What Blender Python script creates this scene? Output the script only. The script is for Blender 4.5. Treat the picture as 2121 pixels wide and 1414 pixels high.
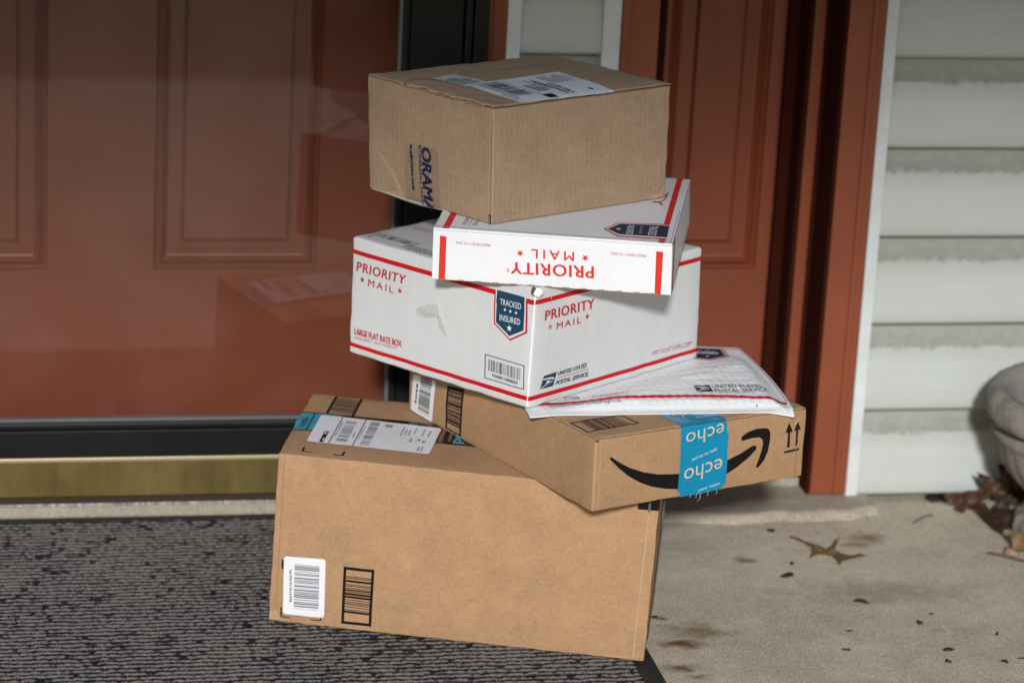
import bpy, bmesh, math, random
from mathutils import Vector, Matrix, noise
from mathutils.geometry import tessellate_polygon
R = math.radians
random.seed(7)
for o in list(bpy.data.objects): bpy.data.objects.remove(o)
scn = bpy.context.scene
col = scn.collection
# ------------------------------------------------------------------ camera, sky, sun, exposure
CAM = Vector((0.0, 0.0, 1.49165))
RIGHT = Vector((0.98121, -0.186268, 0.050316)); FWD = Vector((0.192748, 0.934554, -0.299094)); UP = Vector((0.008689, 0.303172, 0.952896))
cd = bpy.data.cameras.new('camera'); cam = bpy.data.objects.new('camera', cd); col.objects.link(cam)
m = Matrix.Identity(4)
for i in range(3): m[i][0] = RIGHT[i]; m[i][1] = UP[i]; m[i][2] = -FWD[i]; m[i][3] = CAM[i]
cam.matrix_world = m
cd.sensor_width = 36; cd.lens = 109.95; cd.clip_start = 0.05; cd.clip_end = 400
cd.dof.use_dof = True; cd.dof.focus_distance = (Vector((0.76, 3.44, 0.40)) - CAM).dot(FWD); cd.dof.aperture_fstop = 3.7
scn.camera = cam
GZ = -0.0065          # top of the patio; the parcels stand on the mat at 0
SUN_AZ, SUN_EL = R(13.5), R(24)
BLOCKER_Y0, BLOCKER_Z = -3.4, 3.80  # far edge and underside of the added sun-blocking slab
w = bpy.data.worlds.new('World'); scn.world = w; w.use_nodes = True
nt = w.node_tree; bg = nt.nodes['Background']
sky = nt.nodes.new('ShaderNodeTexSky'); sky.sky_type = 'NISHITA'; sky.sun_disc = False
sky.sun_elevation = SUN_EL; sky.sun_rotation = math.pi + SUN_AZ; sky.air_density = 1.3; sky.dust_density = 1.0
nt.links.new(sky.outputs[0], bg.inputs[0]); bg.inputs[1].default_value = 0.068
sl = bpy.data.lights.new('sun', 'SUN'); sl.energy = 3.5; sl.angle = R(3.6); sl.color = (1.0, 0.992, 0.985)
sun = bpy.data.objects.new('sun', sl); col.objects.link(sun)
L = Vector((math.sin(SUN_AZ) * math.cos(SUN_EL), math.cos(SUN_AZ) * math.cos(SUN_EL), -math.sin(SUN_EL)))
sun.rotation_euler = L.to_track_quat('-Z', 'Y').to_euler()
sun.location = (0, -3, 4)
vs = scn.view_settings; vs.view_transform = 'Standard'; vs.look = 'None'; vs.gamma = 1.0; vs.exposure = -0.02
scn.cycles.max_bounces = 8; scn.cycles.transparent_max_bounces = 12
try: scn.cycles.use_denoising = True
except Exception: pass

# ------------------------------------------------------------------ helpers
def tag(o, label=None, cat=None, group=None, kind=None):
    if label: o['label'] = label
    if cat: o['category'] = cat
    if group: o['group'] = group
    if kind: o['kind'] = kind
    return o
def thing(name, label, cat, loc=(0, 0, 0), group=None):
    o = bpy.data.objects.new(name, None); col.objects.link(o); o.location = loc; o.empty_display_size = 0.05
    return tag(o, label, cat, group)
def link(name, bm, mats, parent=None, smooth=False):
    me = bpy.data.meshes.new(name); bm.to_mesh(me); bm.free()
    for q in (mats if isinstance(mats, (list, tuple)) else [mats]): me.materials.append(q)
    if smooth:
        for p in me.polygons: p.use_smooth = True
    o = bpy.data.objects.new(name, me); col.objects.link(o)
    if parent is not None:
        o.parent = parent
        o.matrix_parent_inverse = Matrix.Translation(-parent.location)
    return o
def box(bm, x0, x1, y0, y1, z0, z1, bev=0.0, mi=0):
    r = bmesh.ops.create_cube(bm, size=1.0)
    vsx = r['verts']
    for v in vsx:
        v.co = Vector(((x0 + x1) / 2 + v.co.x * (x1 - x0), (y0 + y1) / 2 + v.co.y * (y1 - y0), (z0 + z1) / 2 + v.co.z * (z1 - z0)))
    fs = set(f for v in vsx for f in v.link_faces)
    for f in fs: f.material_index = mi
    if bev > 0:
        es = list(set(e for v in vsx for e in v.link_edges))
        rr = bmesh.ops.bevel(bm, geom=es, offset=bev, segments=2, affect='EDGES', profile=0.6)
        for f in rr['faces']: f.material_index = mi
def simple(name, boxes, mat, parent, bev=0.001):
    bm = bmesh.new()
    for b in boxes: box(bm, *b, bev=bev)
    return link(name, bm, mat, parent)
def nz(x, y, z=0.0): return noise.noise(Vector((x, y, z)))
def sstep(x, a, b):
    t = max(0.0, min(1.0, (x - a) / (b - a))); return t * t * (3 - 2 * t)

# ------------------------------------------------------------------ materials
def mat(name, base=(0.5, 0.5, 0.5), rough=0.6, metal=0.0, spec=0.5):
    M = bpy.data.materials.new(name); M.use_nodes = True
    b = M.node_tree.nodes['Principled BSDF']
    b.inputs['Base Color'].default_value = (*base, 1); b.inputs['Roughness'].default_value = rough
    b.inputs['Metallic'].default_value = metal; b.inputs['Specular IOR Level'].default_value = spec
    return M
class NT:
    def __init__(s, M): s.t = M.node_tree; s.b = s.t.nodes['Principled BSDF']
    def n(s, ty, **k):
        q = s.t.nodes.new(ty)
        for a, v in k.items():
            if a in ('op',): q.operation = v
            elif a == 'data': q.data_type = v
            elif a == 'blend': q.blend_type = v
            else: q.inputs[a.replace('_', ' ')].default_value = v
        return q
    def l(s, a, b): s.t.links.new(a, b)
    def noise(s, co, scale, detail=3, rough=0.55, dist=0.0):
        q = s.t.nodes.new('ShaderNodeTexNoise'); q.inputs['Scale'].default_value = scale; q.inputs['Detail'].default_value = detail
        q.inputs['Roughness'].default_value = rough; q.inputs['Distortion'].default_value = dist; s.l(co, q.inputs['Vector']); return q.outputs['Fac']
    def coord(s, kind='Object', scale=(1, 1, 1)):
        if kind == 'World': o = s.t.nodes.new('ShaderNodeNewGeometry').outputs['Position']
        else: o = s.t.nodes.new('ShaderNodeTexCoord').outputs[kind]
        mp = s.t.nodes.new('ShaderNodeMapping'); mp.inputs['Scale'].default_value = scale; s.l(o, mp.inputs['Vector']); return mp.outputs[0]
    def ramp(s, fac, stops):
        q = s.t.nodes.new('ShaderNodeValToRGB'); e = q.color_ramp.elements
        while len(e) < len(stops): e.new(0.5)
        for i, (p, c) in enumerate(stops): e[i].position = p; e[i].color = (*c, 1) if len(c) == 3 else c
        s.l(fac, q.inputs[0]); return q.outputs[0]
    def mix(s, fac, a, b, blend='MIX'):
        q = s.t.nodes.new('ShaderNodeMix'); q.data_type = 'RGBA'; q.blend_type = blend
        for src, i in ((fac, 0), (a, 6), (b, 7)):
            if hasattr(src, 'links'): s.l(src, q.inputs[i])
            else: q.inputs[i].default_value = src if i == 0 else (*src, 1)
        return q.outputs[2]
    def math(s, op, a, b=None, clamp=False):
        q = s.t.nodes.new('ShaderNodeMath'); q.operation = op; q.use_clamp = clamp
        for i, v in enumerate((a, b)):
            if v is None: continue
            if hasattr(v, 'links'): s.l(v, q.inputs[i])
            else: q.inputs[i].default_value = v
        return q.outputs[0]
    def bump(s, h, strength=0.3, dist=0.001):
        q = s.t.nodes.new('ShaderNodeBump'); q.inputs['Strength'].default_value = strength; q.inputs['Distance'].default_value = dist
        s.l(h, q.inputs['Height']); s.l(q.outputs[0], s.b.inputs['Normal'])
    def color(s, c): s.l(c, s.b.inputs['Base Color'])
G = lambda v: (v, v, v)
def cardboard(name, base, corr=0.3, mott=0.16, seed=0.0):
    M = mat(name, base, 0.78, spec=0.25); k = NT(M)
    co = k.coord('UV'); 
    big = k.noise(co, 14 + seed, 5, 0.6); fine = k.noise(co, 260, 3, 0.6); mid = k.noise(co, 70, 4, 0.65, 0.5)
    streak = k.noise(k.coord('UV', (60, 420, 1)), 1.0, 2, 0.5)
    dk = tuple(c * (1 - mott * 1.3) for c in base); lt = tuple(min(1, c * (1 + mott)) for c in base)
    c1 = k.mix(k.ramp(big, [(0.3, G(0)), (0.7, G(1))]), dk, lt)
    c2 = k.mix(0.45, c1, k.mix(k.ramp(mid, [(0.3, G(0)), (0.7, G(1))]), dk, lt))
    c3 = k.mix(0.22, c2, k.mix(k.ramp(fine, [(0.3, G(0)), (0.7, G(1))]), tuple(c * 0.55 for c in base), tuple(min(1, c * 1.5) for c in base)))
    speck = k.ramp(k.noise(k.coord('UV', (1, 1, 1)), 330, 1, 0.5), [(0.735, G(0)), (0.76, G(1))])
    c4 = k.mix(k.math('MULTIPLY', speck, 0.45), c3, tuple(c * 0.35 for c in base))
    wv = k.t.nodes.new('ShaderNodeTexWave'); wv.bands_direction = 'X'; wv.inputs['Scale'].default_value = 42; wv.inputs['Distortion'].default_value = 0.6; wv.inputs['Detail'].default_value = 1
    k.l(co, wv.inputs['Vector'])
    c5 = k.mix(k.math('MULTIPLY', wv.outputs['Fac'], corr * 0.28), c4, tuple(c * 0.72 for c in base))
    k.color(c5)
    h = k.math('ADD', k.math('MULTIPLY', wv.outputs['Fac'], corr * 1.1), k.math('ADD', k.math('MULTIPLY', big, 1.2), k.math('MULTIPLY', mid, 0.35)))
    k.bump(h, 0.45, 0.0006)
    return M
KRAFT_A = cardboard('kraft_warm', (0.395, 0.236, 0.128), 0.10, 0.18)
KRAFT_B = cardboard('kraft_mid', (0.37, 0.222, 0.120), 0.12, 0.17, 2)
KRAFT_E = cardboard('kraft_grey', (0.35, 0.244, 0.160), 0.42, 0.18, 5)
FLUTE = cardboard('flute_paper', (0.30, 0.21, 0.13), 0.1, 0.25, 1)
def white_board(name, base, streaks=1.0):
    M = mat(name, base, 0.42, spec=0.4); k = NT(M)
    a = k.noise(k.coord('UV', (90, 6, 1)), 1.0, 3, 0.6); b = k.noise(k.coord('UV'), 10, 4, 0.6); f = k.noise(k.coord('UV'), 300, 2)
    c = k.mix(k.math('MULTIPLY', k.ramp(a, [(0.35, G(0)), (0.75, G(1))]), 0.22 * streaks), base, tuple(q * 0.78 for q in base))
    c = k.mix(k.math('MULTIPLY', k.ramp(b, [(0.35, G(0)), (0.7, G(1))]), 0.28), c, tuple(q * 0.80 for q in base))
    c = k.mix(k.math('MULTIPLY', k.ramp(f, [(0.55, G(0)), (0.7, G(1))]), 0.12), c, tuple(q * 0.6 for q in base))
    k.color(c); k.bump(k.math('ADD', a, b), 0.25, 0.0006)
    return M
WHITE_C = white_board('white_board_matte', (0.62, 0.63, 0.64)); WHITE_D = white_board('white_board_bright', (0.76, 0.77, 0.80), 0.35)
def ink(name, c, rough=0.55, wear=0.12):
    M = mat(name, c, rough, spec=0.15); k = NT(M); f = k.noise(k.coord('Object'), 320, 3)
    k.color(k.mix(k.math('MULTIPLY', k.ramp(f, [(0.5, G(0)), (0.75, G(1))]), wear), c, tuple(min(1, q * 1.0 + 0.12) for q in c))); return M
BLACK = ink('black_ink', (0.007, 0.006, 0.006), 0.6, 0.05); DGREY = ink('grey_ink', (0.09, 0.10, 0.11)); LGREY = ink('pale_grey_ink', (0.27, 0.29, 0.32)); MGREY = ink('mid_grey_ink', (0.17, 0.18, 0.20))
RED = ink('red_ink', (0.62, 0.030, 0.022)); DRED = ink('deep_red_ink', (0.50, 0.006, 0.012)); TRED = ink('text_red_ink', (0.42, 0.014, 0.028))
NAVY = ink('navy_ink', (0.012, 0.050, 0.095)); DNAVY = ink('dark_navy_ink', (0.022, 0.030, 0.065)); WINK = ink('white_ink', (0.72, 0.74, 0.75)); BNAVY = ink('blue_ink', (0.012, 0.014, 0.055), 0.5, 0.05)
TEAL = ink('teal_ink', (0.035, 0.30, 0.38), 0.3); TAN = ink('tan_ink', (0.60, 0.48, 0.34)); PBLUE = ink('pale_blue_ink', (0.10, 0.32, 0.42)); DARKHOLE = mat('dark_gap', (0.03, 0.02, 0.012), 0.9)
CREASE = mat('crease_paper', (0.43, 0.29, 0.175), 0.8); PINK = ink('pale_red_ink', (0.58, 0.30, 0.31))
PAPER = mat('label_paper', (0.76, 0.77, 0.80), 0.35); CPAPER = mat('cool_paper', (0.62, 0.68, 0.75), 0.35); GPAPER = mat('greenish_paper', (0.50, 0.55, 0.54), 0.4)
BLUETAPE = mat('blue_tape', (0.0, 0.225, 0.40), 0.22); BLACKTAPE = mat('black_tape', (0.006, 0.005, 0.006), 0.22, spec=0.3)
def bumpy(M, s=30, st=0.3, d=0.001):
    k = NT(M); k.bump(k.noise(k.coord('Object'), s, 4, 0.6, 0.6), st, d); return M
bumpy(BLUETAPE, 60, 0.5); bumpy(BLACKTAPE, 60, 0.5); bumpy(PAPER, 40, 0.25)
def clear(name, glos=0.10, tint=(0.93, 0.92, 0.88), rough=0.12, diff=0.05):
    M = bpy.data.materials.new(name); M.use_nodes = True; t = M.node_tree; t.nodes.clear()
    o = t.nodes.new('ShaderNodeOutputMaterial'); tr = t.nodes.new('ShaderNodeBsdfTransparent'); tr.inputs[0].default_value = (*tint, 1)
    g = t.nodes.new('ShaderNodeBsdfGlossy'); g.inputs['Roughness'].default_value = rough
    d = t.nodes.new('ShaderNodeBsdfDiffuse'); d.inputs[0].default_value = (0.8, 0.8, 0.8, 1)
    m1 = t.nodes.new('ShaderNodeMixShader'); m2 = t.nodes.new('ShaderNodeMixShader'); fr = t.nodes.new('ShaderNodeLayerWeight'); fr.inputs[0].default_value = 0.4
    ad = t.nodes.new('ShaderNodeMath'); ad.operation = 'MULTIPLY_ADD'; ad.inputs[1].default_value = 0.16; ad.inputs[2].default_value = glos + 0.02
    t.links.new(fr.outputs[1], ad.inputs[0]); t.links.new(ad.outputs[0], m1.inputs[0]); t.links.new(tr.outputs[0], m1.inputs[1]); t.links.new(g.outputs[0], m1.inputs[2])
    m2.inputs[0].default_value = diff; t.links.new(m1.outputs[0], m2.inputs[1]); t.links.new(d.outputs[0], m2.inputs[2]); t.links.new(m2.outputs[0], o.inputs[0])
    tc = t.nodes.new('ShaderNodeTexCoord'); nn = t.nodes.new('ShaderNodeTexNoise'); nn.inputs['Scale'].default_value = 90
    bp = t.nodes.new('ShaderNodeBump'); bp.inputs['Strength'].default_value = 0.35 if rough > 0.05 else 0.0; bp.inputs['Distance'].default_value = 0.001
    t.links.new(tc.outputs['Object'], nn.inputs['Vector']); t.links.new(nn.outputs['Fac'], bp.inputs['Height']); t.links.new(bp.outputs[0], g.inputs['Normal'])
    return M
CLEARTAPE = clear('clear_tape', -0.015, (0.985, 0.985, 0.98), 0.22, 0.03); CRINKLE = clear('crinkled_tape', 0.05, (0.97, 0.97, 0.97), 0.14, 0.12); BROWNTAPE = clear('tinted_tape', 0.03, (0.93, 0.915, 0.89), 0.25, 0.01)
def glass_mat():
    M = bpy.data.materials.new('door_glass'); M.use_nodes = True; t = M.node_tree; t.nodes.clear()
    o = t.nodes.new('ShaderNodeOutputMaterial'); tr = t.nodes.new('ShaderNodeBsdfTransparent'); tr.inputs[0].default_value = (0.93, 0.94, 0.93, 1)
    g = t.nodes.new('ShaderNodeBsdfGlossy'); g.inputs['Roughness'].default_value = 0.008
    fr = t.nodes.new('ShaderNodeFresnel'); fr.inputs[0].default_value = 1.52
    mu = t.nodes.new('ShaderNodeMath'); mu.operation = 'MULTIPLY'; mu.inputs[1].default_value = 2.1
    d = t.nodes.new('ShaderNodeBsdfDiffuse'); d.inputs[0].default_value = (0.75, 0.75, 0.75, 1)
    m1 = t.nodes.new('ShaderNodeMixShader'); m2 = t.nodes.new('ShaderNodeMixShader')
    t.links.new(fr.outputs[0], mu.inputs[0]); t.links.new(mu.outputs[0], m1.inputs[0]); t.links.new(tr.outputs[0], m1.inputs[1]); t.links.new(g.outputs[0], m1.inputs[2])
    tc = t.nodes.new('ShaderNodeTexCoord'); n1 = t.nodes.new('ShaderNodeTexNoise'); n1.inputs['Scale'].default_value = 5; n1.inputs['Detail'].default_value = 6; n1.inputs['Distortion'].default_value = 1.2
    t.links.new(tc.outputs['Object'], n1.inputs['Vector'])
    mr = t.nodes.new('ShaderNodeMapRange'); mr.inputs[1].default_value = 0.45; mr.inputs[2].default_value = 0.8; mr.inputs[3].default_value = 0.004; mr.inputs[4].default_value = 0.030
    t.links.new(n1.outputs['Fac'], mr.inputs[0]); t.links.new(mr.outputs[0], m2.inputs[0])
    t.links.new(m1.outputs[0], m2.inputs[1]); t.links.new(d.outputs[0], m2.inputs[2]); t.links.new(m2.outputs[0], o.inputs[0])
    return M
GLASS = glass_mat()
def paint(name, base, rough=0.45, scale=8, var=0.12, dirt=None, spec=0.5, bump=0.1):
    M = mat(name, base, rough, spec=spec); k = NT(M); co = k.coord('World')
    a = k.noise(co, scale, 5, 0.6); f = k.noise(co, 160, 3)
    c = k.mix(k.ramp(a, [(0.3, G(0)), (0.7, G(1))]), tuple(q * (1 - var) for q in base), tuple(min(1, q * (1 + var)) for q in base))
    if dirt: c = k.mix(k.math('MULTIPLY', k.ramp(k.noise(co, 22, 5, 0.7, 0.4), [(0.55, G(0)), (0.75, G(1))]), 0.5), c, dirt)
    k.color(c); k.bump(f, bump, 0.0008); return M
ORANGE = paint('terracotta_paint', (0.205, 0.050, 0.020), 0.42); DOORPAINT = paint('terracotta_door_paint', (0.195, 0.046, 0.020), 0.38, 5, 0.10)
DARKSTRIP = paint('dark_strip_paint', (0.034, 0.0065, 0.0028), 0.9, spec=0.08); BLACKMETAL = paint('black_aluminium', (0.007, 0.0075, 0.008), 0.45, 12, 0.25, spec=0.25)
GREYSEAL = paint('grey_seal', (0.10, 0.105, 0.11), 0.5); TRIMWHITE = paint('white_channel', (0.56, 0.60, 0.61), 0.5, 20, 0.08, (0.45, 0.42, 0.36))
def brass():
    M = mat('brushed_brass', (0.36, 0.28, 0.115), 0.42, 0.85); k = NT(M)
    s = k.noise(k.coord('World', (26, 1, 9)), 1.0, 5, 0.6); b = k.noise(k.coord('World'), 7, 3)
    c = k.mix(k.ramp(s, [(0.3, G(0)), (0.7, G(1))]), (0.235, 0.175, 0.06), (0.275, 0.21, 0.078)); c = k.mix(0.4, c, k.mix(b, (0.19, 0.14, 0.045), (0.33, 0.26, 0.11)))
    k.color(c); k.l(k.ramp(s, [(0.2, G(0.34)), (0.8, G(0.55))]), k.b.inputs['Roughness']); return M
BRASS = brass(); BRASSEDGE = mat('brass_edge', (0.62, 0.52, 0.32), 0.35, 0.6)
def silver():
    M = mat('worn_aluminium', (0.55, 0.56, 0.56), 0.4, 0.4); k = NT(M); s = k.noise(k.coord('World', (260, 20, 20)), 1.0, 3, 0.7)
    k.color(k.mix(k.ramp(s, [(0.35, G(0)), (0.65, G(1))]), (0.22, 0.22, 0.21), (0.72, 0.73, 0.73))); k.bump(s, 0.6, 0.001); return M
SILVER = silver()
def concrete(name, base, stains=()):
    M = mat(name, base, 0.88, spec=0.25); k = NT(M); co = k.coord('World')
    a = k.noise(co, 5, 7, 0.62, 0.2); b = k.noise(co, 26, 6, 0.7, 0.3); f = k.noise(co, 420, 3, 0.6); g2 = k.noise(co, 160, 4, 0.65)
    c = k.mix(k.ramp(a, [(0.32, G(0)), (0.68, G(1))]), tuple(q * 0.60 for q in base), tuple(min(1, q * 1.2) for q in base))
    c = k.mix(0.40, c, k.mix(k.ramp(b, [(0.35, G(0)), (0.7, G(1))]), tuple(q * 0.55 for q in base), tuple(q * 1.3 for q in base)))
    c = k.mix(0.38, c, k.mix(k.ramp(f, [(0.38, G(0)), (0.62, G(1))]), tuple(q * 0.35 for q in base), tuple(min(1, q * 1.6) for q in base)))
    pit = k.ramp(g2, [(0.30, G(1)), (0.345, G(0))]); c = k.mix(k.math('MULTIPLY', pit, 0.35), c, tuple(q * 0.35 for q in base))
    pale = k.ramp(k.noise(co, 17, 3, 0.5, 1.0), [(0.66, G(0)), (0.78, G(1))]); c = k.mix(k.math('MULTIPLY', pale, 0.35), c, tuple(min(1, q * 1.5) for q in base))
    pos = k.t.nodes.new('ShaderNodeNewGeometry').outputs['Position']
    wn = k.t.nodes.new('ShaderNodeTexNoise'); wn.inputs['Scale'].default_value = 45; wn.inputs['Detail'].default_value = 5; k.l(co, wn.inputs['Vector'])
    for (x, y, rx, ry, cc, st) in stains:
        mp = k.t.nodes.new('ShaderNodeMapping'); mp.vector_type = 'POINT'; k.l(pos, mp.inputs['Vector'])
        mp.inputs['Location'].default_value = (-x / rx, -y / ry, 0); mp.inputs['Scale'].default_value = (1 / rx, 1 / ry, 0)
        ad = k.t.nodes.new('ShaderNodeVectorMath'); ad.operation = 'MULTIPLY_ADD'; k.l(wn.outputs['Color'], ad.inputs[0]); ad.inputs[1].default_value = (1.7, 1.7, 0); k.l(mp.outputs[0], ad.inputs[2])
        sb = k.t.nodes.new('ShaderNodeVectorMath'); sb.operation = 'SUBTRACT'; k.l(ad.outputs[0], sb.inputs[0]); sb.inputs[1].default_value = (0.85, 0.85, 0)
        ln = k.t.nodes.new('ShaderNodeVectorMath'); ln.operation = 'LENGTH'; k.l(sb.outputs[0], ln.inputs[0])
        fc = k.ramp(ln.outputs['Value'], [(0.25, G(1)), (1.0, G(0))])
        c = k.mix(k.math('MULTIPLY', fc, st), c, cc)
    k.color(c); k.bump(k.math('ADD', k.math('MULTIPLY', f, 0.5), k.math('ADD', b, k.math('MULTIPLY', g2, 0.7))), 0.5, 0.0016); return M
RUST = (0.13, 0.055, 0.025)
CONC = concrete('patio_concrete', (0.52, 0.452, 0.352), [(0.948, 3.452, 0.035, 0.016, RUST, 0.95), (0.975, 3.492, 0.055, 0.035, (0.15, 0.105, 0.05), 0.7), (0.925, 3.380, 0.028, 0.016, RUST, 0.85), (0.943, 3.352, 0.02, 0.012, RUST, 0.6),
    (1.290, 3.795, 0.035, 0.028, (0.12, 0.07, 0.025), 0.7), (1.262, 3.770, 0.03, 0.015, (0.13, 0.075, 0.03), 0.6), (0.938, 3.535, 0.012, 0.008, (0.10, 0.05, 0.02), 0.8), (1.099, 3.722, 0.020, 0.018, (0.07, 0.055, 0.05), 0.7),
    (1.41, 3.40, 0.12, 0.05, (0.30, 0.28, 0.25), 0.5), (1.10, 3.30, 0.10, 0.05, (0.31, 0.29, 0.25), 0.4), (1.25, 3.60, 0.16, 0.05, (0.17, 0.145, 0.12), 0.4), (1.03, 3.78, 0.09, 0.05, (0.30, 0.28, 0.25), 0.45)])
MORTAR = concrete('mortar_patch', (0.40, 0.345, 0.27)); SILLCONC = concrete('sill_concrete', (0.34, 0.31, 0.25)); URNSTONE = concrete('cast_stone', (0.235, 0.215, 0.185))
def siding_mat():
    M = mat('vinyl_siding', (0.62, 0.63, 0.60), 0.5, spec=0.35); k = NT(M)
    g = k.noise(k.coord('World', (6, 6, 130)), 1.0, 3, 0.6); co = k.coord('World'); a = k.noise(co, 6, 5, 0.65); b = k.noise(co, 55, 5, 0.75, 0.3); st = k.noise(k.coord('World', (30, 30, 7)), 1.0, 3, 0.6, 2.0)
    base = (0.475, 0.51, 0.495)
    c = k.mix(k.math('MULTIPLY', k.ramp(g, [(0.4, G(0)), (0.7, G(1))]), 0.22), base, (0.39, 0.41, 0.40))
    c = k.mix(k.math('MULTIPLY', k.ramp(a, [(0.4, G(0)), (0.75, G(1))]), 0.35), c, (0.42, 0.41, 0.36))
    # grime that has settled along the hollow of each course
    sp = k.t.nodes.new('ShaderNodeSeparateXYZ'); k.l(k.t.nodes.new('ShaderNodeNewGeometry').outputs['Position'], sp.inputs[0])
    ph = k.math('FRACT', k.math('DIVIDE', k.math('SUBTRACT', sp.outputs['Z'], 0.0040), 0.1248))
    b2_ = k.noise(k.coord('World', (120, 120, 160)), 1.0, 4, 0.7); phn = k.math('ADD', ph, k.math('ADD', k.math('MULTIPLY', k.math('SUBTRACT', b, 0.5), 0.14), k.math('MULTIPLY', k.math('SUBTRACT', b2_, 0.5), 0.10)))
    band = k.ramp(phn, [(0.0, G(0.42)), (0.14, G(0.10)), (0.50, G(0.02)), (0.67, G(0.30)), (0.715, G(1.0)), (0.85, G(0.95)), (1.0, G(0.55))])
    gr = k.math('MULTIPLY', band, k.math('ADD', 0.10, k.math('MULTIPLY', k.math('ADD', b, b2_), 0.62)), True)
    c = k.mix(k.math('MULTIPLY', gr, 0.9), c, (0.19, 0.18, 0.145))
    k.color(c); k.bump(k.math('ADD', g, k.math('MULTIPLY', b, 0.4)), 0.25, 0.001); return M
SIDING = siding_mat()
def mat_mat():
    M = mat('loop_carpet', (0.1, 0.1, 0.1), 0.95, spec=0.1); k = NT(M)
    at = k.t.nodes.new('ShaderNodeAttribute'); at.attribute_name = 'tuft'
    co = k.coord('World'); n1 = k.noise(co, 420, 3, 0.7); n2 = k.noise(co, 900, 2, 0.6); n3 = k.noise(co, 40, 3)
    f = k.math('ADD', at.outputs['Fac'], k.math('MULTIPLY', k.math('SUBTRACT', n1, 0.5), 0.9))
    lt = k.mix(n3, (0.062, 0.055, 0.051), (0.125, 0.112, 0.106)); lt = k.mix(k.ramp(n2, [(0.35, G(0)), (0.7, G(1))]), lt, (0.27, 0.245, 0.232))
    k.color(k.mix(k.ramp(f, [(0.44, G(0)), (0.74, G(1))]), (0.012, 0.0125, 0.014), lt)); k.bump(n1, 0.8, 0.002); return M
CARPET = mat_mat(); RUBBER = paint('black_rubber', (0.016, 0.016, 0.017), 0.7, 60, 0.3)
def leaf_mat(name, a, b):
    M = mat(name, a, 0.6); k = NT(M); co = k.coord('Object'); k.color(k.mix(k.ramp(k.noise(co, 60, 5), [(0.3, G(0)), (0.7, G(1))]), a, b)); k.bump(k.noise(co, 140, 3), 0.4, 0.001); return M
LEAF1 = leaf_mat('brown_leaf', (0.034, 0.012, 0.006), (0.065, 0.024, 0.010)); LEAF2 = leaf_mat('olive_brown_leaf', (0.09, 0.05, 0.018), (0.17, 0.10, 0.035)); LEAF3 = leaf_mat('dark_leaf', (0.020, 0.011, 0.008), (0.05, 0.026, 0.014))
BARK = leaf_mat('dark_bark', (0.010, 0.008, 0.007), (0.03, 0.022, 0.018)); TWIG = leaf_mat('twig_bark', (0.07, 0.045, 0.03), (0.14, 0.10, 0.07))
GRASS = mat('lawn_grass', (0.05, 0.06, 0.025), 0.9); k = NT(GRASS); k.color(k.mix(k.noise(k.coord('World'), 3, 6, 0.7), (0.03, 0.05, 0.015), (0.09, 0.11, 0.045)))

COR = {
 'A': {(0, 0, 0): (0.4436, 3.5443, 0.0), (1, 0, 0): (0.8821, 3.3866, 0.0), (1, 1, 0): (0.9369, 3.5795, 0.0), (0, 0, 1): (0.4499, 3.5435, 0.2187), (0, 1, 1): (0.5211, 3.7699, 0.2187), (0, 1, 0): (0.5185, 3.765, 0.0), (1, 0, 1): (0.8884, 3.3858, 0.2187), (1, 1, 1): (0.9596, 3.612, 0.2187)},
 'B': {(0, 0, 0): (0.7901, 3.3225, 0.2193), (1, 0, 0): (1.0745, 3.4312, 0.2193), (0, 1, 0): (0.6329, 3.6968, 0.2193), (0, 0, 1): (0.7904, 3.3264, 0.3061), (1, 0, 1): (1.0736, 3.4273, 0.3061), (1, 1, 0): (0.9172, 3.8054, 0.2193), (0, 1, 1): (0.6331, 3.7006, 0.3061), (1, 1, 1): (0.9174, 3.8093, 0.3061)},
 'C': {(0, 0, 0): (0.7295, 3.4246, 0.3111), (1, 0, 0): (0.984, 3.6126, 0.3111), (0, 1, 0): (0.5467, 3.6497, 0.3111), (0, 0, 1): (0.7334, 3.4285, 0.4587), (1, 0, 1): (0.9772, 3.6023, 0.4587), (0, 1, 1): (0.5478, 3.6563, 0.4587), (1, 1, 0): (0.8012, 3.8378, 0.3111), (1, 1, 1): (0.7916, 3.8301, 0.4587)},
 'D': {(0, 0, 0): (0.6152, 3.4681, 0.4593), (1, 0, 0): (0.887, 3.3961, 0.4593), (1, 1, 0): (0.9847, 3.7024, 0.4593), (0, 0, 1): (0.6149, 3.4723, 0.521), (1, 0, 1): (0.8855, 3.3997, 0.521), (1, 1, 1): (0.98, 3.6956, 0.521), (0, 1, 0): (0.7128, 3.7744, 0.4593), (0, 1, 1): (0.7094, 3.7683, 0.521)},
 'E': {(0, 0, 0): (0.6858, 3.4803, 0.5216), (1, 0, 0): (0.9258, 3.6024, 0.5216), (0, 1, 0): (0.5645, 3.6474, 0.5216), (0, 0, 1): (0.6802, 3.4777, 0.6612), (1, 0, 1): (0.924, 3.6063, 0.6612), (0, 1, 1): (0.5578, 3.6488, 0.6612), (1, 1, 1): (0.8084, 3.7628, 0.6612), (1, 1, 0): (0.8045, 3.7695, 0.5216)},
}
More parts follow.
